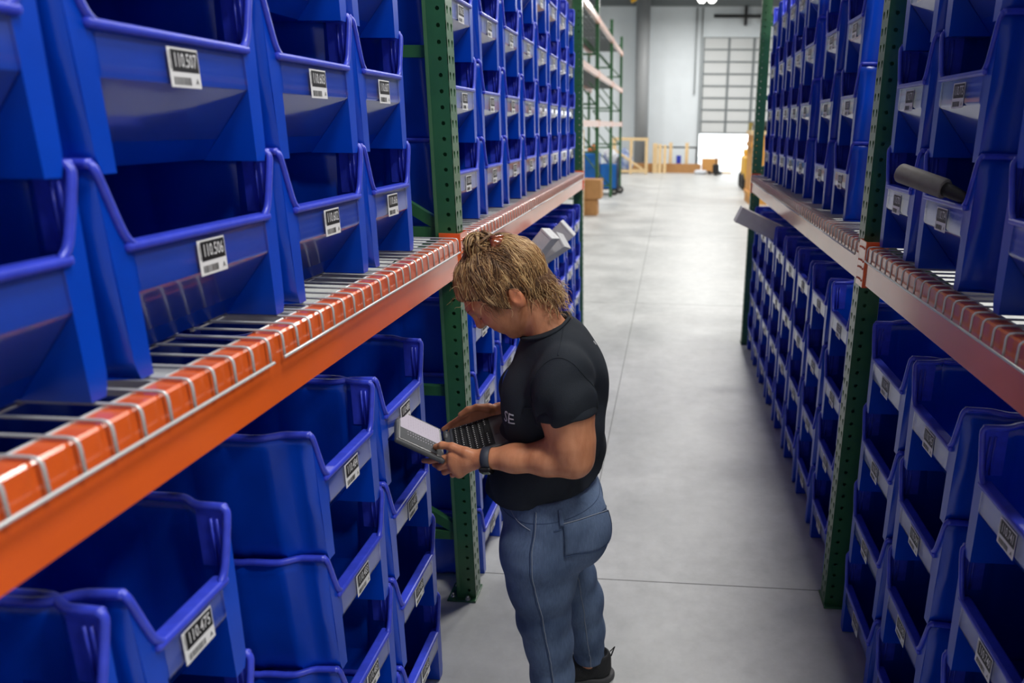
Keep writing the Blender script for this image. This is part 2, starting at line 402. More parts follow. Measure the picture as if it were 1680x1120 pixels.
ORD = ['first', 'second', 'third', 'fourth', 'fifth', 'sixth', 'seventh', 'eighth', 'ninth']
ROW = ['bottom row', 'second row up', 'third row up', 'top row']
NBIN = 0
def rear_stack(X, spans, z0, nlev):
    for c, (a, b_) in enumerate(spans):
        for l in range(nlev):
            put_bin(1, X, a, b_, z0+l*STEP, f'110.{430+4*c+l:03d}', f'blue bin in back row under shelf, {ORD[c]} from post, {ROW[l]}', 'bins in the back row under the shelf', False)
def put_bin(side, X, y0, y1, z, num, label, group, legible, wd=None):
    """side -1: left rack (front faces +X) ; +1: right rack (front faces -X).  y0..y1 = horn-to-horn span"""
    global NBIN
    wf = y1-y0; wd = wd or wf+.066
    body, rim, hold = bin_meshes(wd, wf)
    t = empty('stacking_bin', (X, (y0+y1)/2, z), math.radians(90 if side < 0 else -90), label, 'bin', group)
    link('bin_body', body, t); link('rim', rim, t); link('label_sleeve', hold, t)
    lb = link('label', label_mesh(num), t, (0 if side < 0 else 0, -.0045, PANB-.006))
    if legible: lb['label'] = f'white label reading {num}'
    NBIN += 1
    return t
R2 = lambda p: p

def stack(side, X, spans, z0, nlev, base, where, place, group, legible=lambda c, l: False, dz=STEP, wds=None):
    for c, (a, b_) in enumerate(spans):
        for l in range(nlev):
            num = f'110.{(base[c] + l):03d}'
            lab = f'blue bin, {where}, {ORD[c]} column {place}, {ROW[l]}'
            if legible(c, l): lab = f'blue bin labelled {num}, {where}, {ORD[c]} column {place}'
            put_bin(side, X, a, b_, z0 + l*dz, num, lab, group, legible(c, l), None if wds is None else wds[c])

XPL_REAR = -1.76
UZ, FZ = 1.497, 0.004
XLU, XLL, XRU, XRL = -.790, -.752, .740, .722
FARL = [(2.675+.44*i, 3.035+.44*i) for i in range(8)]
FARR = [(2.80+.437*i, 3.15+.437*i) for i in range(8)]
# near left: upper shelf columns counted from the post towards the camera
stack(-1, XLU, [(1.880, 2.213), (1.459, 1.861), (.967, 1.424), (.470, .931)], UZ, 4, [606, 602, 506, 502], 'upper shelf', 'before post behind woman', 'bins on the upper shelf before the post', lambda c, l: l < 2 and c < 3 or (c, l) == (3, 0))
stack(-1, XLL, [(1.742, 2.100), (1.385, 1.715), (.83, 1.075), (.40, .79)], FZ, 4, [485, 481, 472, 468], 'floor stack', 'before post behind woman', 'bins stacked on the floor before the post', lambda c, l: l == 3 and 0 < c < 3)
stack(-1, XLU, FARL, UZ, 4, [610+4*i for i in range(8)], 'upper shelf', 'beyond post behind woman', 'bins on the upper shelf beyond the post')
stack(-1, XLL, FARL, FZ, 4, [489+4*i for i in range(8)], 'floor stack', 'beyond post behind woman', 'bins stacked on the floor beyond the post')
stack(1, .705, [(2.181, 2.494), (1.768, 2.128), (1.25, 1.597)], UZ, 4, [770, 774, 778], 'upper shelf', 'before post across aisle', 'bins on the upper shelf across the aisle, near bay', lambda c, l: (c, l) in ((1, 0), (1, 1)))
stack(1, XRL, [(2.085, 2.484), (1.680, 2.045), (1.19, 1.570)], FZ, 4, [746, 742, 738], 'floor stack', 'before post across aisle', 'bins stacked on the floor across the aisle, near bay')
FRU = [(3.145, 3.452), (3.60, 3.915), (4.155, 4.50), (4.55, 4.86), (4.92, 5.20), (5.28, 5.56), (5.72, 6.02)]
stack(1, XRU, FRU, UZ, 4, [786+4*i for i in range(7)], 'upper shelf', 'beyond post across aisle', 'bins on the upper shelf across the aisle, far bay')
stack(1, XRL, [(2.79+.437*i, 3.16+.437*i) for i in range(8)], FZ, 4, [750+4*i for i in range(8)], 'floor stack', 'beyond post across aisle', 'bins stacked on the floor across the aisle, far bay')

rear_stack(XPL_REAR, [(2.10, 2.46), (1.66, 2.02), (1.22, 1.58), (.78, 1.14)], FZ, 4)

# ------------------------------------------------------------------ pallet racking
XPL, XPR, YN, YR, BAY, RD = -.7414, .6823, 2.512, 2.522, 3.734, 1.06
PITCH_H = .0508
def holed_cell(b, o, ax, az, w, h, hole, mi=0):
    """one rectangle w x h with a hole polygon (list of (u,v) from the cell centre)"""
    o, ax, az = Vector(o), Vector(ax), Vector(az)
    n = len(hole); out = []
    for (u, v) in hole:
        k = max(abs(u)/(w/2), abs(v)/(h/2)); out.append((u/k, v/k))
    # snap four of the ring points to the corners
    for sx, sy in ((1, 1), (1, -1), (-1, 1), (-1, -1)):
        i = min(range(n), key=lambda i: (out[i][0]-sx*w/2)**2+(out[i][1]-sy*h/2)**2); out[i] = (sx*w/2, sy*h/2)
    P = lambda q: o+ax*q[0]+az*q[1]
    for i in range(n):
        j = (i+1) % n; b.poly([P(out[i]), P(out[j]), P(hole[j]), P(hole[i])], mi)
TEAR = [(.0085*math.cos(a)*(1 if math.sin(a) > -.1 else .62), .0085*math.sin(a)+.004 if math.sin(a) > -.1 else .018*math.sin(a)+.004) for a in [2*math.pi*k/16 for k in range(16)]]
TEAR = [(u, v-.001) for u, v in TEAR]
ROUND = [(.0068*math.cos(2*math.pi*k/16), .0068*math.sin(2*math.pi*k/16)) for k in range(16)]
PW = .0762
def post_mesh(H, zoff=.018):
    """front face at x=0 looking +X, column runs back to x=-PW, y 0..PW; local z up"""
    b = MB(); n = int(H/PITCH_H)
    for i in range(n):
        z = zoff+(i+.5)*PITCH_H
        for y in (PW*.27, PW*.73): pass
        for y0, y1 in ((0, PW/2), (PW/2, PW)):
            holed_cell(b, (0, (y0+y1)/2, z), (0, 1, 0), (0, 0, 1), y1-y0, PITCH_H, TEAR)
        for y in (0, PW):
            holed_cell(b, (-.0275, y, z), (1, 0, 0), (0, 0, 1), .055, PITCH_H, ROUND)
            b.poly([(-.055, y, z-PITCH_H/2), (-PW, y, z-PITCH_H/2), (-PW, y, z+PITCH_H/2), (-.055, y, z+PITCH_H/2)])
    z1 = zoff+n*PITCH_H
    for y0, y1 in ((0, .016), (PW-.016, PW)): b.poly([(-PW, y0, zoff), (-PW, y1, zoff), (-PW, y1, z1), (-PW, y0, z1)])
    b.poly([(0, 0, z1), (0, PW, z1), (-PW, PW, z1), (-PW, 0, z1)])
    for y0, y1 in ((0, PW),): b.poly([(0, y0, .006), (0, y1, .006), (0, y1, zoff), (0, y0, zoff)])
    for y in (0, PW): b.poly([(0, y, .006), (-PW, y, .006), (-PW, y, zoff), (0, y, zoff)])
    return bake(b.mesh('rack_post', M_GREEN), [('SOLIDIFY', dict(thickness=.0024, offset=-1))])
POST_M = post_mesh(3.0)
def plate_mesh():
    b = MB(); b.bbox((-.115, -.022, 0), (.004, PW+.02, .009), .002); me = b
    return me.mesh('base_plate', M_GREEN)
PLATE_M = plate_mesh()
def anchor_mesh():
    b = MB()
    for x, y in ((-.095, .0), (-.095, PW-.004), (-.03, -.014)):
        b.cyl((x, y, .009), (x, y, .017), .011, 6); b.cyl((x, y, .017), (x, y, .027), .006, 8)
    return b.mesh('anchor_bolt', M_STEEL)
ANCH_M = anchor_mesh()
def frame(X, Y, side, label, depth=RD, braces=(.28, .9, 1.5, 2.1, 2.7), group=None, H=None):
    """upright frame: two posts with braces; side -1 = posts go back towards -X"""
    t = empty('rack_upright_frame', (X, Y, 0), 0 if side < 0 else math.pi, label, 'rack frame', group)
    # in the rotated (right) frame local y runs the other way, so shift by one post width
    off = 0 if side < 0 else -PW
    for k, x in enumerate((0, -depth+PW)):
        p = link('post', POST_M, t, (x, off, 0))
        if k: p.scale = (1, 1, 1)
        link('base_plate', PLATE_M, t, (x, off, 0))
        if k == 0: link('anchor_bolt', ANCH_M, t, (x, off, 0))
    ym = off+PW/2
    for i, z in enumerate(braces):
        b = MB(); b.box((-depth+PW+.005, ym-.014, z-.019), (-PW-.002, ym+.014, z+.019)); b.build('brace', M_GREEN, t)
        if i+1 < len(braces):
            z2 = braces[i+1]; a, c = Vector((-PW-.004, ym, z+.03)), Vector((-depth+PW+.01, ym, z2-.03))
            if i % 2: a.z, c.z = c.z, a.z
            b = MB(); d = (c-a).normalized(); n = Vector((-d.z, 0, d.x))
            b.extrude([(-.019, -.014), (.019, -.014), (.019, .014), (-.019, .014)], a, c, n, (0, 1, 0)); b.build('brace', M_GREEN, t)
    return t
frame(XPL, YN, -1, 'green perforated rack upright standing behind the woman')
frame(XPL, YN+BAY, -1, 'green rack upright at the far end of the rack behind the woman')
frame(XPR, YR+PW, 1, 'green perforated rack upright across the aisle from the woman')
frame(XPR, YR+BAY+PW, 1, 'green rack upright at the far end of the rack across the aisle')

BT, BB = 1.487, 1.357
def beam(side, X, ya, yb, label, z0=BB, z1=BT, group='orange shelf beams', paint=None):
    paint = paint or M_ORANGE
    """step beam along the aisle with its connector plates and rivets"""
    t = empty('shelf_beam', (X, ya, z0), 0 if side < 0 else math.pi, label, 'shelf beam', group)
    L = yb-ya; h = z1-z0; s = 1 if side < 0 else -1
    prof = [(0, 0), (0, h-.004), (-.004, h), (-.046, h), (-.049, h-.004), (-.049, h-.040), (-.070, h-.042), (-.070, 0), (-.06, -.001)]
    b = MB(); b.extrude([(u, v) for u, v in prof], (0, 0, 0), (0, s*L, 0), (1, 0, 0), (0, 0, 1)); b.build('beam_face', paint, t)
    for y, d in ((0, 1), (s*L, -1)):
        d *= s
        b = MB(); ya_, yb_ = sorted((y, y-d*.040)); 
        b.bbox((.0015, ya_, -.012), (.0065, yb_, h+.016), .001); b.bbox((-.070, min(y, y+d*.006), -.012), (.0065, max(y, y+d*.006), h+.016), .001)
        e = b.build('end_plate', paint, t)
        r = MB()
        for zz in (.01, .05, .075, .12):
            for q in (.010, .030): r.lathe([(0, .0035), (.003, .003), (.0042, 0)], 8, Matrix.Translation((.0065, y-d*q, zz+q*.1)) @ Matrix.Rotation(math.pi/2, 4, 'Y'))
        r.build('rivet', M_ORANGE, e)
    return t
XBL, XBR = XPL+.006, XPR-.006
beam(-1, XBL, -1.15, YN-.001, 'orange shelf beam in front, along the upper bins before the woman')
beam(-1, XBL, YN+PW+.001, YN+BAY-.001, 'orange shelf beam running from post behind woman to far post')
beam(1, XBR, -1.15, YR-.001, 'orange shelf beam across the aisle on the camera side of its post')
beam(1, XBR, YR+PW+.001, YR+BAY-.001, 'orange shelf beam across the aisle running beyond its post')
beam(-1, XBL, YN+PW+.001, YN+BAY-.001, 'high orange beam above the far bins behind the woman', 2.93, 3.05)
beam(1, XBR, YR+PW+.001, YR+BAY-.001, 'high orange beam above the far bins across the aisle', 2.93, 3.05)
for s, X, nm in ((-1, -.7414-RD, 'behind the woman'), (1, .6823+RD, 'across the aisle')):
    for (a, c, w) in ((-1.15, 2.511, 'near bay'), (2.59, 6.245, 'far bay')):
        beam(-s, X, a, c, f'rear orange shelf beam of the rack {nm}, {w}', group='rear shelf beams')

def deck(side, X, ya, yb, label, depth=RD-.05, z=BT):
    """welded wire deck with waterfall front lip"""
    s = 1 if side < 0 else -1
    t = empty('wire_deck', (X, ya, z), 0 if side < 0 else math.pi, label, 'wire deck', 'wire decks on the shelves')
    L = yb-ya; r = .0027; b = MB(); n = int(round((L-.02)/.0545)); 
    for i in range(n+1):
        y = s*(.01+(L-.02)*i/n)
        b.tube([(.0095, y, -.043), (.0095, y, -.010), (.0085, y, -.002), (.004, y, .0035), (-.004, y, .0048), (-depth, y, .0048)], r, 6)
    for x in (-.045, -.17, -.30, -.43, -.60, -.78, -.94):
        b.tube([(x, s*.01, -.0002), (x, s*(L-.01), -.0002)], r*.95, 6)
    b.build('mesh_wire', M_WIRE, t)
    b = MB(); b.tube([(.0125, s*.004, -.044), (.0125, s*(L-.004), -.044)], .0032, 8); b.build('front_wire', M_WIRE, t)
    c = MB()
    for i in range(3):
        y = s*(L*(i+.5)/3); c.box((-depth, y-.03, -.030), (-.03, y+.03, -.0035))
    c.build('support_channel', M_WIRE, t)
DL = [(.05, 1.238), (1.268, 2.474)]
for k, (a, c) in enumerate(DL): deck(-1, XBL, a, c, ('galvanised wire deck nearest the camera on the woman-side shelf', 'galvanised wire deck ending at the post behind the woman')[k])
for k in range(3):
    a = YN+PW+.03+k*1.205; deck(-1, XBL, a, a+1.18, f'{ORD[k]} galvanised wire deck beyond the post behind the woman')
    a = YR+PW+.03+k*1.205; deck(1, XBR, a, a+1.18, f'{ORD[k]} galvanised wire deck beyond the post across the aisle')
for k, (a, c) in enumerate(((1.30, 2.49), (.10, 1.28))): deck(1, XBR, a, c, ('galvanised wire deck ending at the post across the aisle', 'galvanised wire deck nearest the camera across the aisle')[k])

# ------------------------------------------------------------------ loose things on the racks
def duct(P, d, a, t, L, label, name='grey_box', cap=True):
    """closed box: P = a corner of its end face, d = outward axis, a and t = end-face edges"""
    P, d, a, t = Vector(P), Vector(d).normalized(), Vector(a), Vector(t)
    a = a - d*a.dot(d); t = t - d*t.dot(d); t = t - a*(t.dot(a)/a.length_squared)
    o = empty(name, P, 0, label, 'box', 'grey boxes sticking out of bins')
    M = Matrix((a.normalized(), t.normalized(), d)).transposed().to_4x4()
    b = MB(); b.bbox((0, 0, -L), (a.length, t.length, -.012), .003, 0, M); b.build('box_body', M_GREYCARD, o)
    b = MB(); b.bbox((-.002, -.002, -.014), (a.length+.002, t.length+.002, 0), .003, 0, M)
    for u in (.2, .8): b.lathe([(0, .0015), (.006, .001), (.007, 0)], 10, M @ Matrix.Translation((a.length*u, t.length*.5, 0)))
    b.build('end_cap', M_GREYCARD, o)
    return o
duct((-.625, 4.215, 1.335), (.73, 0, .68), (.083, 0, -.074), (0, .085, 0), .36, 'grey box pointing highest out of a bin behind the woman')
duct((-.634, 3.62, 1.376), (.60, -.05, .72), (.045, -.02, -.058), (.02, .10, .01), .33, 'grey box nearest the woman leaning out of a bin top')
duct((-.583, 3.78, 1.335), (.80, -.05, .55), (.045, -.03, -.070), (.02, .09, .0), .36, 'grey box lying lowest between two others over the bins')
duct((.497, 5.08, 1.345), (-.90, -.02, .40), (-.055, 0, -.095), (0, .12, 0), .46, 'long grey box sticking out over bins across the aisle')

t = empty('tool_handle', (.60, 2.0, 1.762), 0, 'grey tube on a black handle lying over a bin lip', 'handle')
b = MB(); A, C, D = Vector((0, 0, 0)), Vector((.078, -.115, -.031)), Vector((.125, -.182, -.056))
b.tube([A, A+(C-A)*.02, A+(C-A)*.98, C], [.0235, .025, .025, .0235], 20); b.build('grip_tube', mat('grey_foam', (112, 108, 104), .55, noise=.1, nscale=60), t)
b = MB(); b.tube([C-(C-A)*.05, C+(D-C)*.3, C+(D-C)*.7, D], [.018, .0165, .0135, .012], 16); b.build('shaft', M_DARK, t)

# ------------------------------------------------------------------ far end of the hall
def plain_post(H):
    b = MB(); b.box((-PW, 0, 0), (0, PW, H)); b.box((-.10, -.02, 0), (.01, PW+.02, .01)); return b.mesh('rack_post', M_GREEN)
PP = plain_post(4.45)
M_PALE = mat('glare_paled_orange_paint', (226, 184, 168), .3, coat=.5)  # orange beams paled: distant glare and haze painted into their colour
for k, (y, nm) in enumerate(((12.6, 'nearest'), (16.33, 'second'), (20.06, 'third'), (23.8, 'farthest'))):
    t = empty('rack_upright_frame', (-1.58, y, 0), 0, f'{nm} tall green upright of the empty far rack', 'rack frame', 'uprights of the empty far rack')
    link('post', PP, t); link('post', PP, t, (-1.0, 0, 0))
    zz = [.3, 1.3, 2.3, 3.3, 4.2]
    for i, z in enumerate(zz):
        b = MB(); b.box((-.924, .02, z-.02), (-PW, .055, z+.02)); b.build('brace', M_GREEN, t)
        if i < 4:
            a, c = (-PW, .037, z), (-.924, .037, zz[i+1])
            b = MB(); b.tube([a, c], .02, 6); b.build('brace', M_GREEN, t)
for lv, (z, wd) in enumerate(((1.84, 'lowest'), (2.84, 'middle'), (3.90, 'top'))):
    for k, (a, c) in enumerate(((12.68, 16.33), (16.41, 20.06), (20.14, 23.8))):
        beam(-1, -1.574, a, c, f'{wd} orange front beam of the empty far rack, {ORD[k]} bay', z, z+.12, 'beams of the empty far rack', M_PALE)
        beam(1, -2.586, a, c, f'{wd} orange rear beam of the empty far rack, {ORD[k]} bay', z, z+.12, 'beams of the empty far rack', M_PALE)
        if lv:
            b = MB()
            for x in np.arange(-2.55, -1.62, .1): b.box((x, a+.02, z+.122), (x+.07, c-.02, z+.134))
            for y in np.arange(a+.1, c, .3): b.box((-2.58, y, z+.10), (-1.6, y+.04, z+.122))
            tag(b.build('shelf_deck', M_GREYMETAL), f'grey slatted deck on the {wd} level of the empty far rack, {ORD[k]} bay', 'shelf deck', 'decks of the empty far rack')
def cbox(lo, hi, label, tape=True, m=M_CARD, cat='cardboard box'):
    t = empty('cardboard_box', ((lo[0]+hi[0])/2, (lo[1]+hi[1])/2, lo[2]), 0, label, cat)
    w, d, h = (hi[0]-lo[0])/2, (hi[1]-lo[1])/2, hi[2]-lo[2]
    b = MB(); b.bbox((-w, -d, 0), (w, d, h), .006); b.build('carton', m, t)
    if tape:
        b = MB(); b.box((-w-.001, -.03, h-.08), (w+.001, .03, h+.001)); b.build('tape', mat('packing_tape', (196, 158, 108), .3), t)
    return t
cbox((-2.0, 15.75, 0), (-1.56, 16.2, .36), 'lower brown cardboard box stacked by the far rack')
cbox((-2.02, 15.7, .362), (-1.47, 16.25, .76), 'upper brown cardboard box on top of another by the far rack')
b = MB(); b.bbox((-1.92, 15.62, 0), (-1.82, 15.67, 1.78), .004); tag(b.build('wooden_board', M_WOOD), 'pale wooden board standing on end by the cardboard boxes', 'board')
# blue wheeled cart in the bottom bay
t = empty('utility_cart', (-1.9, 20.95, 0), 0, 'blue wheeled cart in the bottom bay of the far rack', 'cart')
b = MB(); b.bbox((-.05, -.35, .18), (.40, .35, .84), .02); b.bbox((-.5, -.35, .18), (-.09, .35, 1.12), .02)
for z in (.45, .75): b.box((-.48, -.37, z), (-.11, -.34, z+.05))
b.build('cart_body', M_CARTBLUE, t)
b = MB()
for x in (-.5, .42):
    for y in (-.33, .33): b.tube([(x, y, .15), (x, y, 1.0)], .018, 8)
b.tube([(.42, -.33, 1.0), (.42, .33, 1.0)], .018, 8); b.box((-.52, -.36, .15), (.44, .36, .18)); b.build('cart_frame', M_DARK, t)
for x, y in ((.34, -.3), (.46, .3), (-.42, -.3), (-.42, .3)):
    b = MB(); M = Matrix.Translation((x, y, .105)) @ Matrix.Rotation(math.pi/2, 4, 'X'); b.lathe([(.03, -.03), (.085, -.03), (.105, -.018), (.105, .018), (.085, .03), (.03, .03)], 20, M); w = b.build('wheel', M_DARK, t)
    b = MB(); b.lathe([(0, -.034), (.045, -.032), (.045, .032), (0, .034)], 14, M); b.build('hub', M_STEEL, w)
def lump(name, c, r, m, label, cat, seed=1, amp=.25):
    bm = bmesh.new(); bmesh.ops.create_icosphere(bm, subdivisions=4, radius=1); q = random.Random(seed); ph = [q.uniform(0, 6) for _ in range(6)]
    for v in bm.verts:
        p = v.co; k = 1+amp*(math.sin(3*p.x+ph[0])*math.sin(4*p.y+ph[1])+.5*math.sin(9*p.z+ph[2]+3*p.x)*math.sin(8*p.y+ph[3]))
        v.co = Vector((p.x*r[0]*k, p.y*r[1]*k, max(p.z*k, -.85)*r[2]))
    me = bpy.data.meshes.new(name); bm.to_mesh(me); bm.free(); me.materials.append(m)
    for f in me.polygons: f.use_smooth = True
    o = link(name, me, None, (c[0], c[1], c[2]+.85*r[2])); return tag(o, label, cat)
M_BAG = mat('white_film_bag', (214, 216, 222), .25, noise=.1, nscale=9)
lump('plastic_bag', (-1.70, 20.95, .87), (.17, .25, .20), M_BAG, 'white plastic bag heaped on the blue wheeled cart', 'bag', 3)
lump('orange_bundle', (-2.2, 20.95, 1.12), (.12, .2, .11), mat('orange_cloth', (206, 112, 52), .7), 'orange bundle on the tall side of the blue cart', 'bundle', 5)
# lumber crate frame with a wrapped load inside
t = empty('lumber_crate', (-1.62, 30.4, 0), 0, 'pale open lumber crate frame near the grey column', 'crate')
b = MB()
for x in (-.68, .0, .62):
    for y in (-.35, .35): b.box((x-.045, y-.02, 0), (x+.045, y+.02, 1.34))
b.build('upright', M_WOOD, t)
b = MB()
for y in (-.36, .36):
    for z in (.06, 1.30): b.box((-.73, y-.025, z), (.68, y+.025, z+.1))
b.build('rail', M_WOOD, t)
b = MB(); b.extrude([(-.04, -.02), (.04, -.02), (.04, .02), (-.04, .02)], (-.66, -.38, .95), (.6, -.38, .12), (.55, 0, .83), (0, 1, 0)); b.build('diagonal', M_WOOD, t)
lump('wrapped_load', (-1.9, 30.4, .0), (.30, .25, .50), mat('blue_wrap', (58, 92, 160), .4, noise=.4, nscale=4, rgb2=(206, 214, 226)), 'blue and white wrapped load inside the lumber crate', 'wrapped load', 8)
for k, (x, w) in enumerate(((-.66, .20), (-.46, .14), (-.26, .13))):
    b = MB(); b.bbox((x-w/2, 31.0+k*.02, 0), (x+w/2, 31.06+k*.02, 1.18-k*.03), .004)
    tag(b.build('lumber_board', M_WOOD), ('widest pale board standing beside the lumber crate', 'middle of three pale boards standing upright', 'pale board standing upright nearest the workbench')[k], 'board', 'pale boards standing on end')
t = empty('workbench', (.25, 32.2, 0), 0, 'workbench with black top and pale legs by the back wall', 'workbench')
b = MB(); b.bbox((-.95, -.3, .98), (.85, .3, 1.03), .005); b.build('bench_top', M_DARK, t)
for x in (-.28, .40):
    b = MB(); b.box((x-.07, -.34, 0), (x+.07, -.305, 1.2)); b.build('leg', M_WOOD, t)
for x in (-.92, -.70, .82):
    b = MB(); b.box((x-.02, -.28, 0), (x+.02, .28, .98)); b.build('leg', M_DARK, t)
put = MB(); put.bbox((.22, 31.62+.1, 0), (.42, 32.0, .68), .01); tag(put.build('plastic_bin', mat('deep_blue_plastic', (34, 52, 170), .4)), 'small deep blue bin in front of the workbench', 'bin')
cbox((-1.62, 31.3, 0), (1.25, 31.6, .36), 'very long low brown cardboard carton on the floor', False)
cbox((1.30, 31.65, 0), (1.98, 31.85, .58), 'tall brown carton behind the long low one', False, mat('tan_cardboard', (206, 150, 84), .7))
lump('white_sack', (1.22, 30.7, 0), (.26, .2, .09), M_BAG, 'white sack slumped beside the pallet jack', 'sack', 9)
t = empty('pallet_jack', (1.80, 30.2, 0), 0, 'black pallet jack with a yellow handle tip', 'pallet jack')
b = MB(); b.bbox((-.12, -.2, .05), (.12, .2, .42), .02); b.build('pump_body', M_DARK, t)
b = MB()
for x in (-.2, .2): b.bbox((x-.07, .15, .04), (x+.07, 1.2, .10), .01)
b.build('fork', M_DARK, t)
b = MB(); b.tube([(0, -.1, .4), (-.02, -.25, .85)], .025, 8); b.build('handle_shaft', M_DARK, t)
b = MB(); b.tube([(-.10, -.26, .86), (.06, -.26, .95)], .03, 8); b.build('handle_grip', M_YELLOW, t)
b = MB(); b.lathe([(.02, -.05), (.09, -.05), (.09, .05), (.02, .05)], 16, Matrix.Translation((0, -.1, .09)) @ Matrix.Rotation(math.pi/2, 4, 'Y')); b.build('wheel', M_DARK, t)
b = MB(); b.bbox((2.0, 31.2, 0), (2.5, 31.5, .05), .005); tag(b.build('wooden_board', M_WOOD), 'pale wooden board lying flat on the floor by the dock door', 'board')
# plywood crate with a dark machine, far right
t = empty('plywood_crate', (2.45, 19.4, 0), 0, 'tall golden plywood crate at the end of the right rack', 'crate')
b = MB()
for i in range(5): b.box((-.46+i*.19, -.62, 0), (-.28+i*.19, -.58, 1.68)); b.box((-.46+i*.19, .58, 0), (-.28+i*.19, .62, 1.68))
for i in range(6): b.box((-.46, -.58+i*.195, 0), (-.43, -.40+i*.195, 1.68)); b.box((.45, -.58+i*.195, 0), (.48, -.40+i*.195, 1.68))
b.build('board_side', M_PLY, t)
b = MB(); b.box((-.5, -.66, 1.68), (.52, .66, 1.78)); b.build('crate_lid', M_WOOD, t)
b = MB()
for z in (.2, 1.4):
    b = MB(); b.box((-.49, -.64, z), (-.46, .64, z+.1)); b.build('batten', M_PLY, t)
t = empty('engine_unit', (2.42, 19.4, 1.78), 0, 'dark machine sitting on the plywood crate', 'machine')
b = MB(); b.bbox((-.36, -.3, 0), (.3, .3, .18), .03); b.bbox((-.2, -.25, .16), (.1, .25, .24), .03); b.cyl((-.25, -.3, .1), (-.25, -.34, .1), .08, 16); b.build('housing', mat('dark_cast_metal', (64, 66, 62), .5, noise=.4, nscale=12), t)
b = MB(); b.cyl((.02, 0, .2), (.02, 0, .62), .035, 12); b.cyl((-.1, -.31, .09), (-.1, -.35, .09), .05, 12); b.build('stack_pipe', M_DARK, t)
t = empty('forklift', (2.75, 23.6, 0), 0, 'yellow forklift mostly hidden behind the plywood crate', 'forklift')
b = MB(); b.bbox((-.5, -.6, .25), (.6, .8, 1.0), .06); b.bbox((-.45, .1, 1.0), (.5, .8, 1.2), .05); b.build('chassis', M_YELLOW, t)
b = MB()
for x in (-.42, .42): b.box((x-.05, -.75, .05), (x+.05, -.65, 2.0))
for z in (.3, 1.0, 1.9): b.box((-.42, -.74, z), (.42, -.68, z+.08))
b.build('mast', mat('dull_yellow_steel', (150, 132, 60), .5), t)
for x in (-.46, .46):
    for y in (-.35, .55):
        b = MB(); b.lathe([(.06, -.1), (.2, -.1), (.25, -.06), (.25, .06), (.2, .1), (.06, .1)], 20, Matrix.Translation((x, y, .25)) @ Matrix.Rotation(math.pi/2, 4, 'Y')); b.build('wheel', M_DARK, t)
for k, (x, z, y) in enumerate(((-2.72, 6.98, 30.86), (-1.47, 6.60, 30.86))):
    b = MB(); b.tube([(x-.28, y, z-.12), (x+.22, y, z+.16)], .075, 10)
    tag(b.build('roof_brace', M_YELLOW), ('upper yellow brace on the far roof rafter', 'lower yellow brace under the far roof rafter by the column')[k], 'brace')

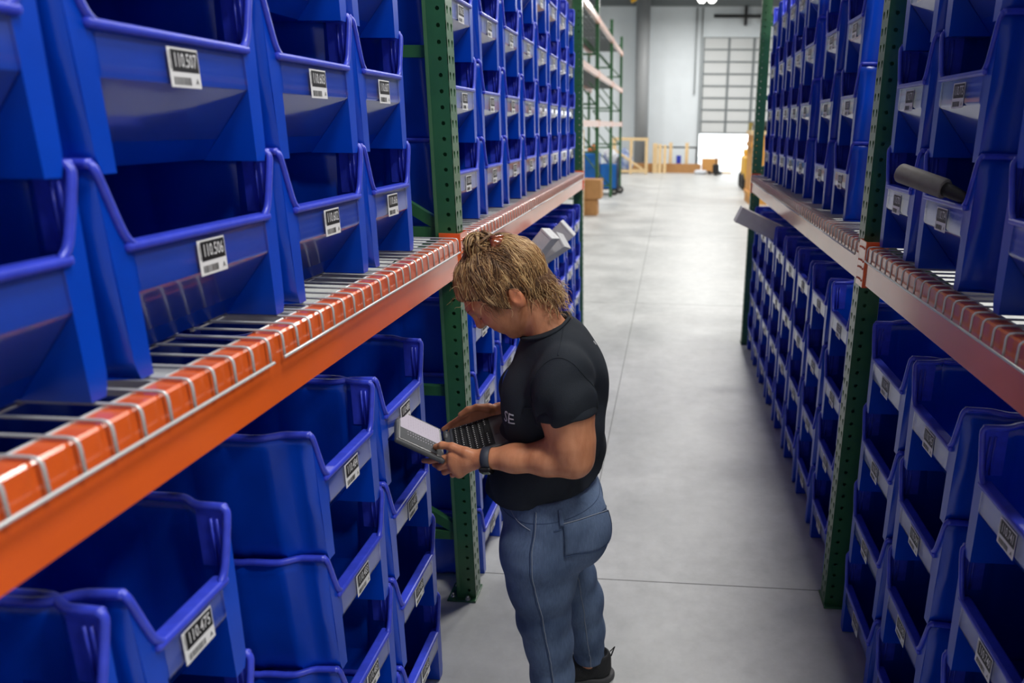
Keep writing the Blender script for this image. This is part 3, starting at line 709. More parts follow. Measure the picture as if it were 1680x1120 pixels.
# ------------------------------------------------------------------ sculpting engine: blended solids -> one smooth mesh
def vec(*a): return np.array(a, float)
class Sculpt:
    def __init__(s): s.ops = []
    def _add(s, kind, data, k, lo, hi): s.ops.append((kind, data, k, np.array(lo)-k-.035, np.array(hi)+k+.035)); return s
    def cap(s, a, b, ra, rb=None, k=.02, kind='u'):
        a, b = np.array(a, float), np.array(b, float); rb = ra if rb is None else rb; r = max(ra, rb)
        return s._add(kind+'c', (a, b, ra, rb), k, np.minimum(a, b)-r, np.maximum(a, b)+r)
    def chain(s, pts, rs, k=.012, kind='u'):
        for (p, q), (r0, r1) in zip(zip(pts, pts[1:]), zip(rs, rs[1:])): s.cap(p, q, r0, r1, k, kind)
        return s
    def ell(s, c, r, F=None, k=.02, kind='u'):
        """ellipsoid: centre, radii along the rows of frame F"""
        F = np.eye(3) if F is None else np.array(F, float); R = max(r)
        return s._add(kind+'e', (np.array(c, float), np.array(r, float), F), k, np.array(c)-R, np.array(c)+R)
    def cut(s, p, n, k=.004):
        """keep the side of the plane where (x-p).n < 0"""
        n = np.array(n, float); n /= np.linalg.norm(n)
        s.ops.append(('p', (np.array(p, float), n), k, None, None)); return s
    def disp(s, fn): s.ops.append(('d', fn, 0, None, None)); return s
    def bounds(s):
        b = [(o[3], o[4]) for o in s.ops if o[3] is not None and o[0][0] == 'u']
        return np.min([x[0] for x in b], 0), np.max([x[1] for x in b], 0)
    def ev(s, X, lo=None, hi=None):
        d = np.full(len(X), 1.0)
        for kind, dat, k, l, h in s.ops:
            if kind == 'd': d = d + dat(X); continue
            if kind == 'p':
                e = (X-dat[0]) @ dat[1]
                hh = np.clip(.5+.5*(e-d)/k, 0, 1); d = d*(1-hh)+e*hh + k*hh*(1-hh); continue
            if lo is not None and (np.any(l > hi) or np.any(h < lo)): continue
            if kind[1] == 'c':
                a, b, ra, rb = dat; ab = b-a; L = max(ab @ ab, 1e-12)
                t = np.clip((X-a) @ ab / L, 0, 1); e = np.linalg.norm(X-a-t[:, None]*ab, axis=1)-(ra+(rb-ra)*t)
            else:
                c, r, F = dat; Y = (X-c) @ F.T; k0 = np.linalg.norm(Y/r, axis=1); k1 = np.linalg.norm(Y/(r*r), axis=1)
                e = k0*(k0-1)/np.maximum(k1, 1e-6); e = np.where(k0 < 1e-3, -min(r), e)
            if kind[0] == 'u':
                hh = np.clip(.5+.5*(d-e)/k, 0, 1); d = d*(1-hh)+e*hh-k*hh*(1-hh)
            else:
                hh = np.clip(.5-.5*(d+e)/k, 0, 1); d = d*(1-hh)-e*hh+k*hh*(1-hh)
        return d
    def mesh(s, name, h, mats, smooth=2, B=16, fcol=None):
        lo, hi = s.bounds(); lo = lo-2*h
        nb = np.ceil((hi-lo)/(h*B)).astype(int)+1
        cen = np.stack(np.meshgrid(*[np.arange(n) for n in nb], indexing='ij'), -1).reshape(-1, 3)
        cpos = lo+(cen+.5)*B*h
        act = np.abs(s.ev(cpos)) < B*h*2.1
        blocks = cen[act]; N = nb*B+4; st = np.array([N[1]*N[2], N[2], 1])
        g = np.stack(np.meshgrid(*[np.arange(-1, B+1)]*3, indexing='ij'), -1)      # nodes -1..B
        gf = g.reshape(-1, 3); n = B+2
        ids = []; pos = []; quads = []
        for bl in blocks:
            base = bl*B; X = lo+(gf+base)*h
            d = s.ev(X, X[0], X[-1]).reshape(n, n, n); ins = d < 0
            if ins.all() or not ins.any(): continue
            # cells -1..B-1 (cell c spans nodes c..c+1)
            cs = sum(ins[i:i+n-1, j:j+n-1, k:k+n-1].astype(int) for i in (0, 1) for j in (0, 1) for k in (0, 1))
            ci = np.argwhere((cs > 0) & (cs < 8))
            if not len(ci): continue
            acc = np.zeros((len(ci), 3)); cnt = np.zeros(len(ci))
            for ax in range(3):
                o1, o2 = [a for a in range(3) if a != ax]
                for u in (0, 1):
                    for v in (0, 1):
                        off = np.zeros(3, int); off[o1] = u; off[o2] = v
                        a = ci+off; b2 = a.copy(); b2[:, ax] += 1
                        da = d[tuple(a.T)]; db = d[tuple(b2.T)]; m = (da < 0) != (db < 0)
                        t = np.where(m, da/np.where(m, da-db, 1), 0); p = a.astype(float); p[:, ax] += t
                        acc[m] += p[m]; cnt[m] += 1
            P = lo+(acc/cnt[:, None]-1+base)*h
            own = np.all(ci >= 1, 1)
            gid = (ci-1+base+1) @ st
            ids.append(gid[own]); pos.append(P[own])
            for ax in range(3):
                o1, o2 = (ax+1) % 3, (ax+2) % 3
                sl = [slice(1, n-1)]*3; sl2 = list(sl); sl2[ax] = slice(2, n)
                a = ins[tuple(sl)]; b2 = ins[tuple(sl2)]; e = np.argwhere(a != b2)
                if not len(e): continue
                flip = a[tuple(e.T)]
                c0 = e+1
                q = []
                for u, v in ((-1, -1), (0, -1), (0, 0), (-1, 0)):
                    c = c0.copy(); c[:, o1] += u; c[:, o2] += v; q.append((c-1+base+1) @ st)
                q = np.stack(q, 1); q = np.where(flip[:, None], q, q[:, ::-1]); quads.append(q)
        ids = np.concatenate(ids); pos = np.concatenate(pos); quads = np.concatenate(quads)
        o = np.argsort(ids); ids = ids[o]; pos = pos[o]
        k = np.searchsorted(ids, quads); k = np.clip(k, 0, len(ids)-1); good = np.all(ids[k] == quads, 1); F = k[good]
        # light smoothing
        for _ in range(smooth):
            acc = np.zeros_like(pos); cnt = np.zeros(len(pos))
            for a, b2 in ((0, 1), (1, 2), (2, 3), (3, 0)):
                np.add.at(acc, F[:, a], pos[F[:, b2]]); np.add.at(acc, F[:, b2], pos[F[:, a]]); np.add.at(cnt, F[:, a], 1); np.add.at(cnt, F[:, b2], 1)
            pos = pos*.5+.5*acc/np.maximum(cnt, 1)[:, None]
        me = bpy.data.meshes.new(name); me.vertices.add(len(pos)); me.vertices.foreach_set('co', pos.astype(np.float32).ravel())
        me.loops.add(F.size); me.loops.foreach_set('vertex_index', F.ravel().astype(np.int32))
        me.polygons.add(len(F)); me.polygons.foreach_set('loop_start', np.arange(0, F.size, 4, dtype=np.int32)); me.polygons.foreach_set('loop_total', np.full(len(F), 4, np.int32))
        me.update(calc_edges=True); me.polygons.foreach_set('use_smooth', np.ones(len(F), bool))
        if not good.all():
            bm = bmesh.new(); bm.from_mesh(me); bmesh.ops.holes_fill(bm, edges=[e for e in bm.edges if len(e.link_faces) == 1], sides=0); bm.to_mesh(me); bm.free()
        for m in (mats if isinstance(mats, (list, tuple)) else [mats]): me.materials.append(m)
        if fcol is not None:
            c = fcol(pos); at = me.color_attributes.new('tint', 'FLOAT_COLOR', 'POINT')
            at.data.foreach_set('color', np.concatenate([c, np.ones((len(c), 1))], 1).astype(np.float32).ravel())
        return me

# ------------------------------------------------------------------ the woman with the rugged laptop
TH = math.radians(12)
bf = vec(-math.cos(TH), -math.sin(TH), 0); bl = vec(math.sin(TH), -math.cos(TH), 0); bz = vec(0, 0, 1)
BFR = np.array([bf, bl, bz]); BO = vec(-.335, 1.965, 0)
def Bp(fw, le, z): return BO + bf*fw + bl*le + bz*z
HP = math.radians(55)
hf = bf*math.cos(HP)-bz*math.sin(HP); hu = bf*math.sin(HP)+bz*math.cos(HP); hl = bl
HFR = np.array([hf, hl, hu]); HC = vec(-.473, 1.94, 1.446)
def Hp(a, b_, c): return HC + hf*a + hl*b_ + hu*c

WOMAN = empty('person', (BO[0], BO[1], 0), 0, 'woman in black t-shirt and blue jeans looking down at a small laptop', 'person')
def wlink(name, me, parent=None):
    """mesh given in world coordinates -> child of the woman (or of one of her parts)"""
    me.transform(Matrix.Translation((-BO[0], -BO[1], 0))); o = bpy.data.objects.new(name, me); COL.objects.link(o); o.parent = parent or WOMAN; return o

def skin_mat():
    m = mat('skin', (204, 146, 116), .46, spec=.4, bump=.12, bscale=260); nt = m.node_tree; p = nt.nodes['Principled BSDF']
    a = nt.nodes.new('ShaderNodeAttribute'); a.attribute_name = 'tint'
    n = nt.nodes.new('ShaderNodeTexNoise'); n.inputs['Scale'].default_value = 22; n.inputs['Detail'].default_value = 5
    r = nt.nodes.new('ShaderNodeValToRGB'); r.color_ramp.elements[0].position = .3; r.color_ramp.elements[1].position = .7
    r.color_ramp.elements[0].color = (*lin((186, 120, 84)), 1); r.color_ramp.elements[1].color = (*lin((208, 144, 106)), 1)
    nt.links.new(n.outputs['Fac'], r.inputs['Fac'])
    mx = nt.nodes.new('ShaderNodeMix'); mx.data_type = 'RGBA'; mx.blend_type = 'MULTIPLY'; mx.inputs['Factor'].default_value = 1
    nt.links.new(r.outputs['Color'], mx.inputs['A']); nt.links.new(a.outputs['Color'], mx.inputs['B']); nt.links.new(mx.outputs['Result'], p.inputs['Base Color'])
    p.inputs['Subsurface Weight'].default_value = .12; p.inputs['Subsurface Radius'].default_value = (.012, .005, .003); p.inputs['Subsurface Scale'].default_value = 1
    return m
M_SKIN = skin_mat()

def torso(s, o, lower=True):
    s.ell(Bp(.0, 0, .80), (.155+o, .185+o, .13+o), BFR, .04)
    for q in (-1, 1):
        s.ell(Bp(-.072, q*.088, .735), (.098+o, .10+o, .115+o), BFR, .04)
    s.ell(Bp(.028, 0, .925), (.138+o, .172+o, .15+o), BFR, .05)
    s.ell(Bp(-.03, 0, .99), (.132+o, .158+o, .17+o), BFR, .05)
    s.ell(Bp(-.028, 0, 1.12), (.140+o, .165+o, .16+o), BFR, .05)
    for q in (-1, 1): s.ell(Bp(.062, q*.078, 1.115), (.072+o, .085+o, .085+o), BFR, .05)
    s.ell(Bp(-.035, 0, 1.215), (.125+o, .155+o, .10+o), BFR, .05)
    s.cap(Bp(-.03, -.155, 1.24), Bp(-.03, .155, 1.24), .058+o, k=.05)
    s.cap(Bp(-.035, -.06, 1.27), Bp(-.035, .06, 1.27), .062+o, k=.06)
    s.cap(Bp(-.03, 0, 1.27), vec(-.345, 1.955, 1.36), .066+o, .055+o, .05)
SHL, ELL_, WRL = Bp(-.03, .178, 1.235), vec(-.236, 1.775, 1.013), vec(-.487, 1.790, .994)
SHR, ELR, WRR = Bp(-.03, -.178, 1.235), Bp(-.085, -.235, 1.0), vec(-.502, 2.055, 1.026)
lerp = lambda a, b_, t: a+(b_-a)*t

body = Sculpt(); torso(body, -.02)
# neck and head
body.cap(vec(-.325, 1.958, 1.29), Hp(-.03, 0, -.07), .057, .054, .025)
body.ell(Hp(0, 0, -.002), (.099, .079, .093), HFR, .02)
body.ell(Hp(.045, 0, -.045), (.056, .064, .088), HFR, .03)
for q in (-1, 1):
    body.cap(Hp(-.004, q*.060, -.066), Hp(.070, q*.022, -.112), .019, .017, .03)
    body.ell(Hp(.064, q*.040, -.046), (.026, .026, .026), HFR, .03)           # cheek
    body.ell(Hp(.070, q*.034, -.078), (.022, .018, .022), HFR, .025)
    body.cap(Hp(.090, q*.012, .018), Hp(.072, q*.052, .014), .012, .011, .02)  # brow ridge
body.ell(Hp(.081, 0, -.113), (.019, .024, .018), HFR, .02)                     # chin
for q in (-1, 1): body.ell(Hp(.101, q*.034, -.007), (.020, .020, .013), HFR, .012, 's')   # eye sockets
for q in (-1, 1): body.ell(Hp(.080, q*.034, -.008), (.0145, .0155, .0135), HFR, .006)      # closed lids
body.cap(Hp(.092, 0, .010), Hp(.116, 0, -.025), .0085, .0115, .014)            # nose
body.ell(Hp(.112, 0, -.028), (.0135, .0125, .0115), HFR, .008)
for q in (-1, 1): body.ell(Hp(.102, q*.0125, -.032), (.010, .008, .008), HFR, .007)
body.chain([Hp(.083, -.027, -.068), Hp(.098, -.010, -.067), Hp(.098, .010, -.067), Hp(.083, .027, -.068)], [.005, .0075, .0075, .005], .008)
body.chain([Hp(.082, -.025, -.072), Hp(.096, -.008, -.080), Hp(.096, .008, -.080), Hp(.082, .025, -.072)], [.004, .0075, .0075, .004], .008)
body.cap(Hp(.106, -.02, -.0735), Hp(.106, .02, -.0735), .0022, k=.004, kind='s')
for q in (-1, 1):                                                               # ears
    e0 = Hp(-.020, q*.081, -.058); ea = hu*.94-hf*.34; eb = hf*.94+hu*.34
    EF = np.array([eb, hl, ea])
    body.ell(e0, (.0185, .0085, .032), EF, .006)
    body.ell(e0+hl*q*.010+ea*.006+eb*.001, (.0115, .006, .019), EF, .005, 's')
    body.ell(e0+eb*.012-ea*.004, (.005, .008, .007), EF, .005)
# arms
for sh, el, wr in ((SHL, ELL_, WRL), (SHR, ELR, WRR)):
    body.chain([sh, lerp(sh, el, .45), lerp(sh, el, .8), el], [.064, .067, .060, .050], .03)
    body.chain([el, lerp(el, wr, .28), lerp(el, wr, .65), wr], [.050, .0455, .036, .0272], .025)
# hands: palm as four metacarpals, five separate bent fingers
def hand(wr, kn, fingers, thumb, rp=.0135, rf=.0082):
    for k in kn: body.cap(lerp(wr, k, .05), k, .016, rp, .014)
    body.cap(kn[0], kn[-1], rp*.9, k=.012)
    for j, (k, pts) in enumerate(zip(kn, fingers)):
        r = rf*(1, 1.04, 1.0, .88)[j]
        body.chain([k]+pts, [r*1.22, r*1.06, r*.98, r*.86], .0035)
    body.chain([lerp(wr, thumb[0], .2)]+thumb, [.017, .0145, .0112, .0098, .0085], .006)
hand(WRL, [vec(-.572, 1.787, 1.000), vec(-.575, 1.783, .981), vec(-.570, 1.785, .962), vec(-.558, 1.792, .946)],
     [[vec(-.612, 1.790, .985), vec(-.642, 1.800, .974), vec(-.664, 1.812, .968)],
      [vec(-.612, 1.792, .960), vec(-.634, 1.818, .956), vec(-.640, 1.842, .962)],
      [vec(-.602, 1.800, .942), vec(-.618, 1.830, .944), vec(-.616, 1.853, .954)],
      [vec(-.582, 1.808, .930), vec(-.594, 1.835, .936), vec(-.590, 1.854, .947)]],
     [vec(-.535, 1.785, 1.012), vec(-.572, 1.787, 1.026), vec(-.603, 1.797, 1.025), vec(-.625, 1.808, 1.014)])
hand(WRR, [vec(-.580, 2.040, 1.030), vec(-.585, 2.046, 1.012), vec(-.580, 2.048, .995), vec(-.570, 2.046, .980)],
     [[vec(-.618, 2.030, 1.010), vec(-.648, 2.022, .990), vec(-.670, 2.016, .975)],
      [vec(-.622, 2.034, .990), vec(-.645, 2.018, .972), vec(-.652, 1.998, .962)],
      [vec(-.612, 2.032, .974), vec(-.628, 2.010, .962), vec(-.632, 1.988, .958)],
      [vec(-.594, 2.028, .964), vec(-.606, 2.006, .956), vec(-.608, 1.988, .957)]],
     [vec(-.530, 2.030, 1.044), vec(-.562, 2.017, 1.050), vec(-.587, 2.006, 1.046), vec(-.607, 1.996, 1.034)])
# legs inside the jeans, ankles
HIL, KNL, ANL = Bp(0, .095, .78), vec(-.332, 1.872, .43), vec(-.312, 1.895, .085)
HIR, KNR, ANR = Bp(0, -.095, .78), vec(-.268, 2.088, .43), vec(-.228, 2.112, .085)
for hp, kn, an in ((HIL, KNL, ANL), (HIR, KNR, ANR)):
    body.chain([hp, lerp(hp, kn, .5)+bf*.03, kn+bf*.01, lerp(kn, an, .35), an], [.085, .062, .05, .05, .037], .02)
    body.cap(an, an+bf*.10+vec(0, 0, -.045), .036, .028, .02)
def tint(P):
    c = np.ones((len(P), 3)); Y = (P-HC) @ HFR.T
    def blob(p, r, col):
        d = np.linalg.norm((Y-np.array(p))/np.array(r), axis=1); w = np.clip(1.25-d, 0, 1)[:, None]; w = w*w*(3-2*w); c[:] = c*(1-w)+c*w*np.array(col)
    for q in (-1, 1): blob((.072, q*.042, -.048), (.03, .028, .03), (1.03, .86, .84)); blob((-.02, q*.085, -.058), (.03, .02, .035), (1.03, .84, .80))
    blob((.116, 0, -.03), (.018, .016, .016), (1.03, .84, .82))
    blob((.097, 0, -.0735), (.014, .026, .011), (.95, .66, .66))
    return c
body_o = wlink('body', body.mesh('body', .0027, M_SKIN, fcol=tint, smooth=1))
BODY_BVH = None

# eyes: closed lash lines and brows
M_BROW = mat('dark_blond_hair', (96, 68, 44), .7)
bm_ = MB()
for q in (-1, 1):
    bm_.tube([Hp(.0935, q*.024, -.014), Hp(.0955, q*.032, -.0165), Hp(.092, q*.043, -.0155), Hp(.086, q*.049, -.012)], .0011, 5)
wlink('eyelash', bm_.mesh('eyelash', M_BROW))
bm_ = MB()
for q in (-1, 1):
    for k in range(26):
        t = k/25; p = Hp(.1005-.018*t*t-.004*t, q*(.016+.036*t), .017+.006*math.sin(t*2.6)); d = hl*q*.007+hu*.0035*(1-t)
        bm_.tube([p, p+d+hf*.001], [.0008, .0003], 4)
wlink('eyebrow', bm_.mesh('eyebrow', M_BROW))

# ---- hair
M_HAIR = [mat('hair_mid_blond', (160, 120, 78), .42, spec=.5), mat('hair_light_blond', (212, 176, 124), .4, spec=.5), mat('hair_brown', (92, 64, 40), .45, spec=.45)]
HR = vec(.137, .093, .119); HO = vec(-.006, 0, -.018)
def scalp(d, k=1.0): return HO + d/np.linalg.norm(d/HR)*k
HLINE = np.array([(.3, .3), (.3, .10), (.092, .066), (.068, .040), (.046, .018), (.036, -.015), (.026, -.05), (.014, -.066), (.004, -.045), (.0, -.028), (-.020, -.022), (-.036, -.040), (-.037, -.085), (-.038, -.125), (-.050, -.165), (-.3, -.2), (-.3, .3)])
def in_hair(Y):
    """inside the hairline as seen from the side (head frame, forward / up)"""
    a, c = Y[:, 0], Y[:, 2]; r = np.zeros(len(Y), bool)
    for (x0, y0), (x1, y1) in zip(HLINE, np.roll(HLINE, -1, 0)):
        m = (y0 > c) != (y1 > c); r ^= m & (a < (x1-x0)*(c-y0)/(y1-y0+1e-12)+x0)
    return r
hair = Sculpt()
hair.ell(Hp(*HO), HR-.006, HFR, .02)
hair.ell(Hp(-.078, .0, -.085), (.040, .062, .062), HFR, .03)
hair.disp(lambda X: np.where(in_hair((X-HC) @ HFR.T), 0, .03))
for q in (-1, 1): hair.ell(Hp(-.014, q*.100, -.060), (.030, .024, .036), HFR, .012, 's')
hair.disp(lambda X: .0025*np.sin(70*(X[:, 0]+.6*X[:, 2]))*np.sin(55*X[:, 1]+40*X[:, 2]))
hair_o = wlink('hair', hair.mesh('hair', .0035, M_HAIR[2], smooth=1))
BUN = Hp(-.062, .006, .085); BT_ = vec(-.056, .0, .080)
hb = MB(); N_ = lambda s: rng.normal(0, s, 3)
q_ = random.Random(11)
def strand(P, r0, mi, n=4): hb.tube(P, [r0*.7]+[r0]*(len(P)-2)+[r0*.3], n, mi, cap=False)
lock_n = 0
while lock_n < 330:
    d = rng.normal(size=3); d /= np.linalg.norm(d)
    if lock_n < 60: d = vec(.10, q_.uniform(-.075, .075), .082+q_.uniform(0, .02)); d /= np.linalg.norm(d)
    p = scalp(d)
    if not in_hair(p[None])[0] or p[2] < -.135: continue
    lock_n += 1
    tgt = BT_+rng.normal(0, .017, 3); td = tgt-HO; td /= np.linalg.norm(td)
    ph = q_.uniform(0, 6.28); fr = q_.uniform(5, 11); am = q_.uniform(.003, .009); lf0 = q_.uniform(.97, 1.07); puff = q_.uniform(.0, .05); kind = q_.random(); spread = q_.uniform(.05, .11)
    for k in range(20):
        dd = d+rng.normal(0, spread, 3); dd /= np.linalg.norm(dd)
        if not in_hair(scalp(dd)[None])[0]: dd = d
        ang = math.acos(np.clip(dd @ td, -1, 1)); side = np.cross(dd, td); side /= max(np.linalg.norm(side), 1e-6)
        n = max(6, int(ang*11)+4); P = []; lift = lf0+q_.gauss(0, .012); p2 = ph+q_.gauss(0, .35)
        for i in range(n+1):
            t = i/n*.97; v = (math.sin((1-t)*ang)*dd+math.sin(t*ang)*td)/max(math.sin(ang), 1e-3)
            e = math.sin(min(1, t*1.8)*1.57)
            wv = am*math.sin(t*fr*ang+p2)*e; w2 = am*.5*math.cos(t*fr*ang*1.2+p2)*e
            P.append(Hp(*(scalp(v/np.linalg.norm(v), 1+(lift-1)*e+puff*math.sin(t*3.1)+w2*9)+side*wv)))
        r_ = q_.random(); mi = (1 if r_ < .62 else 0) if kind < .38 else ((0 if r_ < .65 else 2) if kind < .72 else (2 if r_ < .6 else 0))
        strand(P, q_.uniform(.00045, .0010), mi)
# bun: coiled locks
for k in range(80):
    a0 = q_.uniform(0, 6.28); turns = q_.uniform(.35, .9); tilt = q_.uniform(-1, 1); kind = q_.random(); R0 = .024+.013*(1-tilt*tilt)+q_.gauss(0, .004); hh0 = tilt*.030; ph = q_.uniform(0, 6); sl = q_.uniform(-.02, .02); wv = q_.uniform(.004, .010)
    u3 = rng.normal(size=3)*vec(.6, .6, .6)+hu*.8; u3 /= np.linalg.norm(u3); e1 = np.cross(u3, hl); e1 /= np.linalg.norm(e1); e2 = np.cross(u3, e1)
    for j in range(11):
        R_ = R0+q_.gauss(0, .0022); hh = hh0+q_.gauss(0, .0025); P = []
        for i in range(13):
            t = i/12; a = a0+turns*6.28*t; rr_ = R_*(1+.14*math.sin(9*t+ph))
            P.append(BUN + e1*(rr_*math.cos(a)*1.05) + e2*(rr_*math.sin(a)) + u3*(hh*.8+sl*t+wv*math.sin(7*t+ph)))
        strand(P, q_.uniform(.0005, .0012), (1 if kind < .3 else 0) if q_.random() < .6 else 2)
# loose curls at the nape and temples, fly-aways
def curl(p0, dirn, L, rad, turns, r0, mi):
    dirn = dirn/np.linalg.norm(dirn); u = np.cross(dirn, vec(.3, .2, .9)); u /= np.linalg.norm(u); v = np.cross(dirn, u); ph = q_.uniform(0, 6.28); n = int(6+turns*8); P = []
    for i in range(n+1):
        t = i/n; a = ph+turns*6.28*t; rr_ = rad*min(1, t*3)
        P.append(p0+dirn*L*t+u*(math.cos(a)-math.cos(ph))*rr_+v*(math.sin(a)-math.sin(ph))*rr_-bz*.012*t*t)
    strand(P, r0, mi, 3)
for k in range(800):
    p0 = Hp(q_.uniform(-.108, -.045), q_.uniform(-.070, .078), q_.uniform(-.16, -.03))
    curl(p0, hf*q_.uniform(-.25, .9)-hu*q_.uniform(.3, 1.1)+hl*q_.gauss(0, .4), q_.uniform(.025, .06), q_.uniform(.002, .006), q_.uniform(.4, 1.3), q_.uniform(.0004, .0009), q_.choice((0, 1, 1, 2)))
for k in range(420):
    d = rng.normal(size=3); d /= np.linalg.norm(d); p = scalp(d)
    if not in_hair(p[None])[0]: continue
    curl(Hp(*p), hf*d[0]+hl*d[1]+hu*d[2]+rng.normal(0, .7, 3), q_.uniform(.012, .035), q_.uniform(.002, .006), q_.uniform(.4, 1.2), .00038, q_.choice((0, 1, 1)))
for k in range(60):
    p0 = Hp(q_.uniform(.0, .05), .080, q_.uniform(-.02, .03)); curl(p0, -hu+hf*q_.uniform(-.4, .3)+hl*.15, q_.uniform(.02, .04), .003, 1, .0004, q_.choice((0, 2)))
for k in range(150):
    d = rng.normal(size=3); d /= np.linalg.norm(d); curl(BUN+d*.038, d+rng.normal(0, .8, 3), q_.uniform(.012, .03), q_.uniform(.002, .006), q_.uniform(.5, 1.3), .0004, q_.choice((0, 1, 1)))
wlink('hair_strands', hb.mesh('hair_strands', M_HAIR, recalc=False, weld=False), hair_o)
# tortoiseshell claw clip
M_TORT = mat('tortoiseshell', (70, 30, 18), .18, spec=.6, noise=.6, nscale=45, coat=.5, rgb2=(150, 72, 36))
cb = MB(); CC = vec(-.458, 1.912, 1.566); ax_ = bf*.90+bl*.42; ax_ /= np.linalg.norm(ax_); up_ = bz*.96-bf*.28; up_ -= ax_*(up_ @ ax_); up_ /= np.linalg.norm(up_); sd_ = np.cross(ax_, up_)
for s in (-1, 1):
    prof = [(.003, .017), (.009, .0155), (.0155, .009), (.0185, .0), (.019, -.010)]
    n = 9; vs = []
    for i in range(n):
        w = -.022+.044*i/(n-1); sh = 1-.35*(abs(w)/.022)**3
        for (x, z) in prof: vs.append(CC+ax_*w+sd_*s*x*sh+up_*z*sh)
    m_ = len(prof); fs = [(i*m_+j, i*m_+j+1, (i+1)*m_+j+1, (i+1)*m_+j) for i in range(n-1) for j in range(m_-1)]
    cb.raw(vs, fs, 0, True)
    for i in range(6):
        w = -.018+.036*i/5; p = CC+ax_*w+sd_*s*.018-up_*.008; cb.tube([p, p-up_*.010, p-up_*.020-sd_*s*.006], [.0026, .0022, .0012], 6)
cb.tube([CC-ax_*.017+up_*.018, CC+ax_*.017+up_*.018], .0042, 10)
wlink('hair_clip', bake(cb.mesh('hair_clip', M_TORT), [('SOLIDIFY', dict(thickness=.0022, offset=0))]), hair_o)

# ---- t-shirt
M_SHIRT = mat('black_cotton', (38, 43, 50), .85, spec=.2, noise=.18, nscale=5, bump=.25, bscale=420)
NN_ = vec(-.38, -.07, .92)/np.linalg.norm(vec(-.38, -.07, .92))
shirt = Sculpt(); torso(shirt, .004)
shirt.ell(Bp(.035, 0, .90), (.146, .176, .12), BFR, .05)
shirt.ell(Bp(.004, 0, .825), (.170, .190, .10), BFR, .04)
for sh, el in ((SHL, ELL_), (SHR, ELR)):
    shirt.chain([sh, lerp(sh, el, .2), lerp(sh, el, .32)], [.072, .078, .079], .035)
    dn = (el-sh)/np.linalg.norm(el-sh)
SLV = []
def wr_shirt(X):
    Y = (X-BO) @ BFR.T
    w = np.clip((Y[:, 2]-.78)/.5, 0, 1)
    a = .0085*np.sin(34*Y[:, 2]+9*Y[:, 1]+14*Y[:, 0]+2*np.sin(11*Y[:, 1]))*np.clip(1.15-Y[:, 2], 0, .35)/.35
    b2 = .0080*np.sin(60*(Y[:, 0]*.8+Y[:, 2]*.6)+5*np.sin(16*Y[:, 1]))*np.exp(-((Y[:, 2]-1.13)/.10)**2)*np.clip(np.abs(Y[:, 1])*7-.5, 0, 1)
    c = .0045*np.sin(23*Y[:, 0]-31*Y[:, 2]+17*Y[:, 1])
    return a+b2+c
shirt.disp(wr_shirt)
shirt.cut(Bp(.0, 0, .860), -(bz + bf*.22), .004)                       # hem, lower at the front
shirt.cap(vec(-.329, 1.952, 1.334)-NN_*.006, vec(-.329, 1.952, 1.334)+NN_*.05, .053, k=.006, kind='s')
shirt.cut(vec(-.329, 1.952, 1.334), vec(-.38, -.07, .92), .006)        # collar
# the sleeves end on planes: carve with half spaces limited to each arm
def sleeve_cut(sh, el):
    dn = (el-sh)/np.linalg.norm(el-sh); p = lerp(sh, el, .60)
    def fn(X):
        t = (X-p) @ dn; r = np.linalg.norm(X-p-t[:, None]*dn, axis=1)
        return np.where((r < .115) & (t > -.004), np.clip(t+.004, 0, .03)*3, 0)
    return fn
for sh, el in ((SHL, ELL_), (SHR, ELR)):
    pass
shirt_me = shirt.mesh('tshirt', .0042, M_SHIRT, smooth=2)
shirt_o = wlink('tshirt', shirt_me)
for sh, el in ((SHL, ELL_), (SHR, ELR)):                                # sleeve hems
    dn = (el-sh)/np.linalg.norm(el-sh); u = np.cross(dn, vec(0, .3, 1)); u /= np.linalg.norm(u); v = np.cross(dn, u)
    for off, t0, t1 in ((0, .50, .70),):
        ring = []
        for i in range(41):
            a = 2*math.pi*i/40; rad = .0800+.0018*math.sin(3*a+1)
            ring.append((u*math.cos(a)+v*math.sin(a), rad))
        prof = [(lerp(sh, el, .14), .066), (lerp(sh, el, .27), .0785), (lerp(sh, el, .36), .0803), (lerp(sh, el, .365), .0812), (lerp(sh, el, .445), .0818), (lerp(sh, el, .46), .0805), (lerp(sh, el, .46), .074), (lerp(sh, el, .36), .070)]
        n = 40; vs = []; fs = []
        for c0, rad in prof:
            for i in range(n):
                a = 2*math.pi*i/n; vs.append(c0+(u*math.cos(a)+v*math.sin(a))*(rad+.0015*math.sin(3*a+1)+.001*math.sin(7*a)))
        for j in range(len(prof)-1):
            for i in range(n): fs.append((j*n+i, j*n+(i+1) % n, (j+1)*n+(i+1) % n, (j+1)*n+i))
        cu = MB(); cu.raw(vs, fs, 0, True); wlink('sleeve_hem', cu.mesh('sleeve_hem', M_SHIRT), shirt_o)
cl = MB(); nn = vec(-.38, -.07, .92); nn /= np.linalg.norm(nn); u = np.cross(nn, vec(0, 1, 0)); u /= np.linalg.norm(u); v = np.cross(nn, u)
ring = []
SB = BVHTree.FromPolygons([Vector(v_.co)+Vector((BO[0], BO[1], 0)) for v_ in shirt_me.vertices], [tuple(p.vertices) for p in shirt_me.polygons])
for i in range(36):
    a = 2*math.pi*i/36; o = vec(-.329, 1.952, 1.334)-nn*.003; d = u*math.cos(a)+v*math.sin(a)
    h = SB.ray_cast(Vector(o+d*.2), Vector(-d)); ring.append(h[0] if h[0] else Vector(o+d*.06))
cl.tube(ring, .0075, 8, closed=True, flat=.7); wlink('collar', cl.mesh('collar', M_SHIRT), shirt_o)

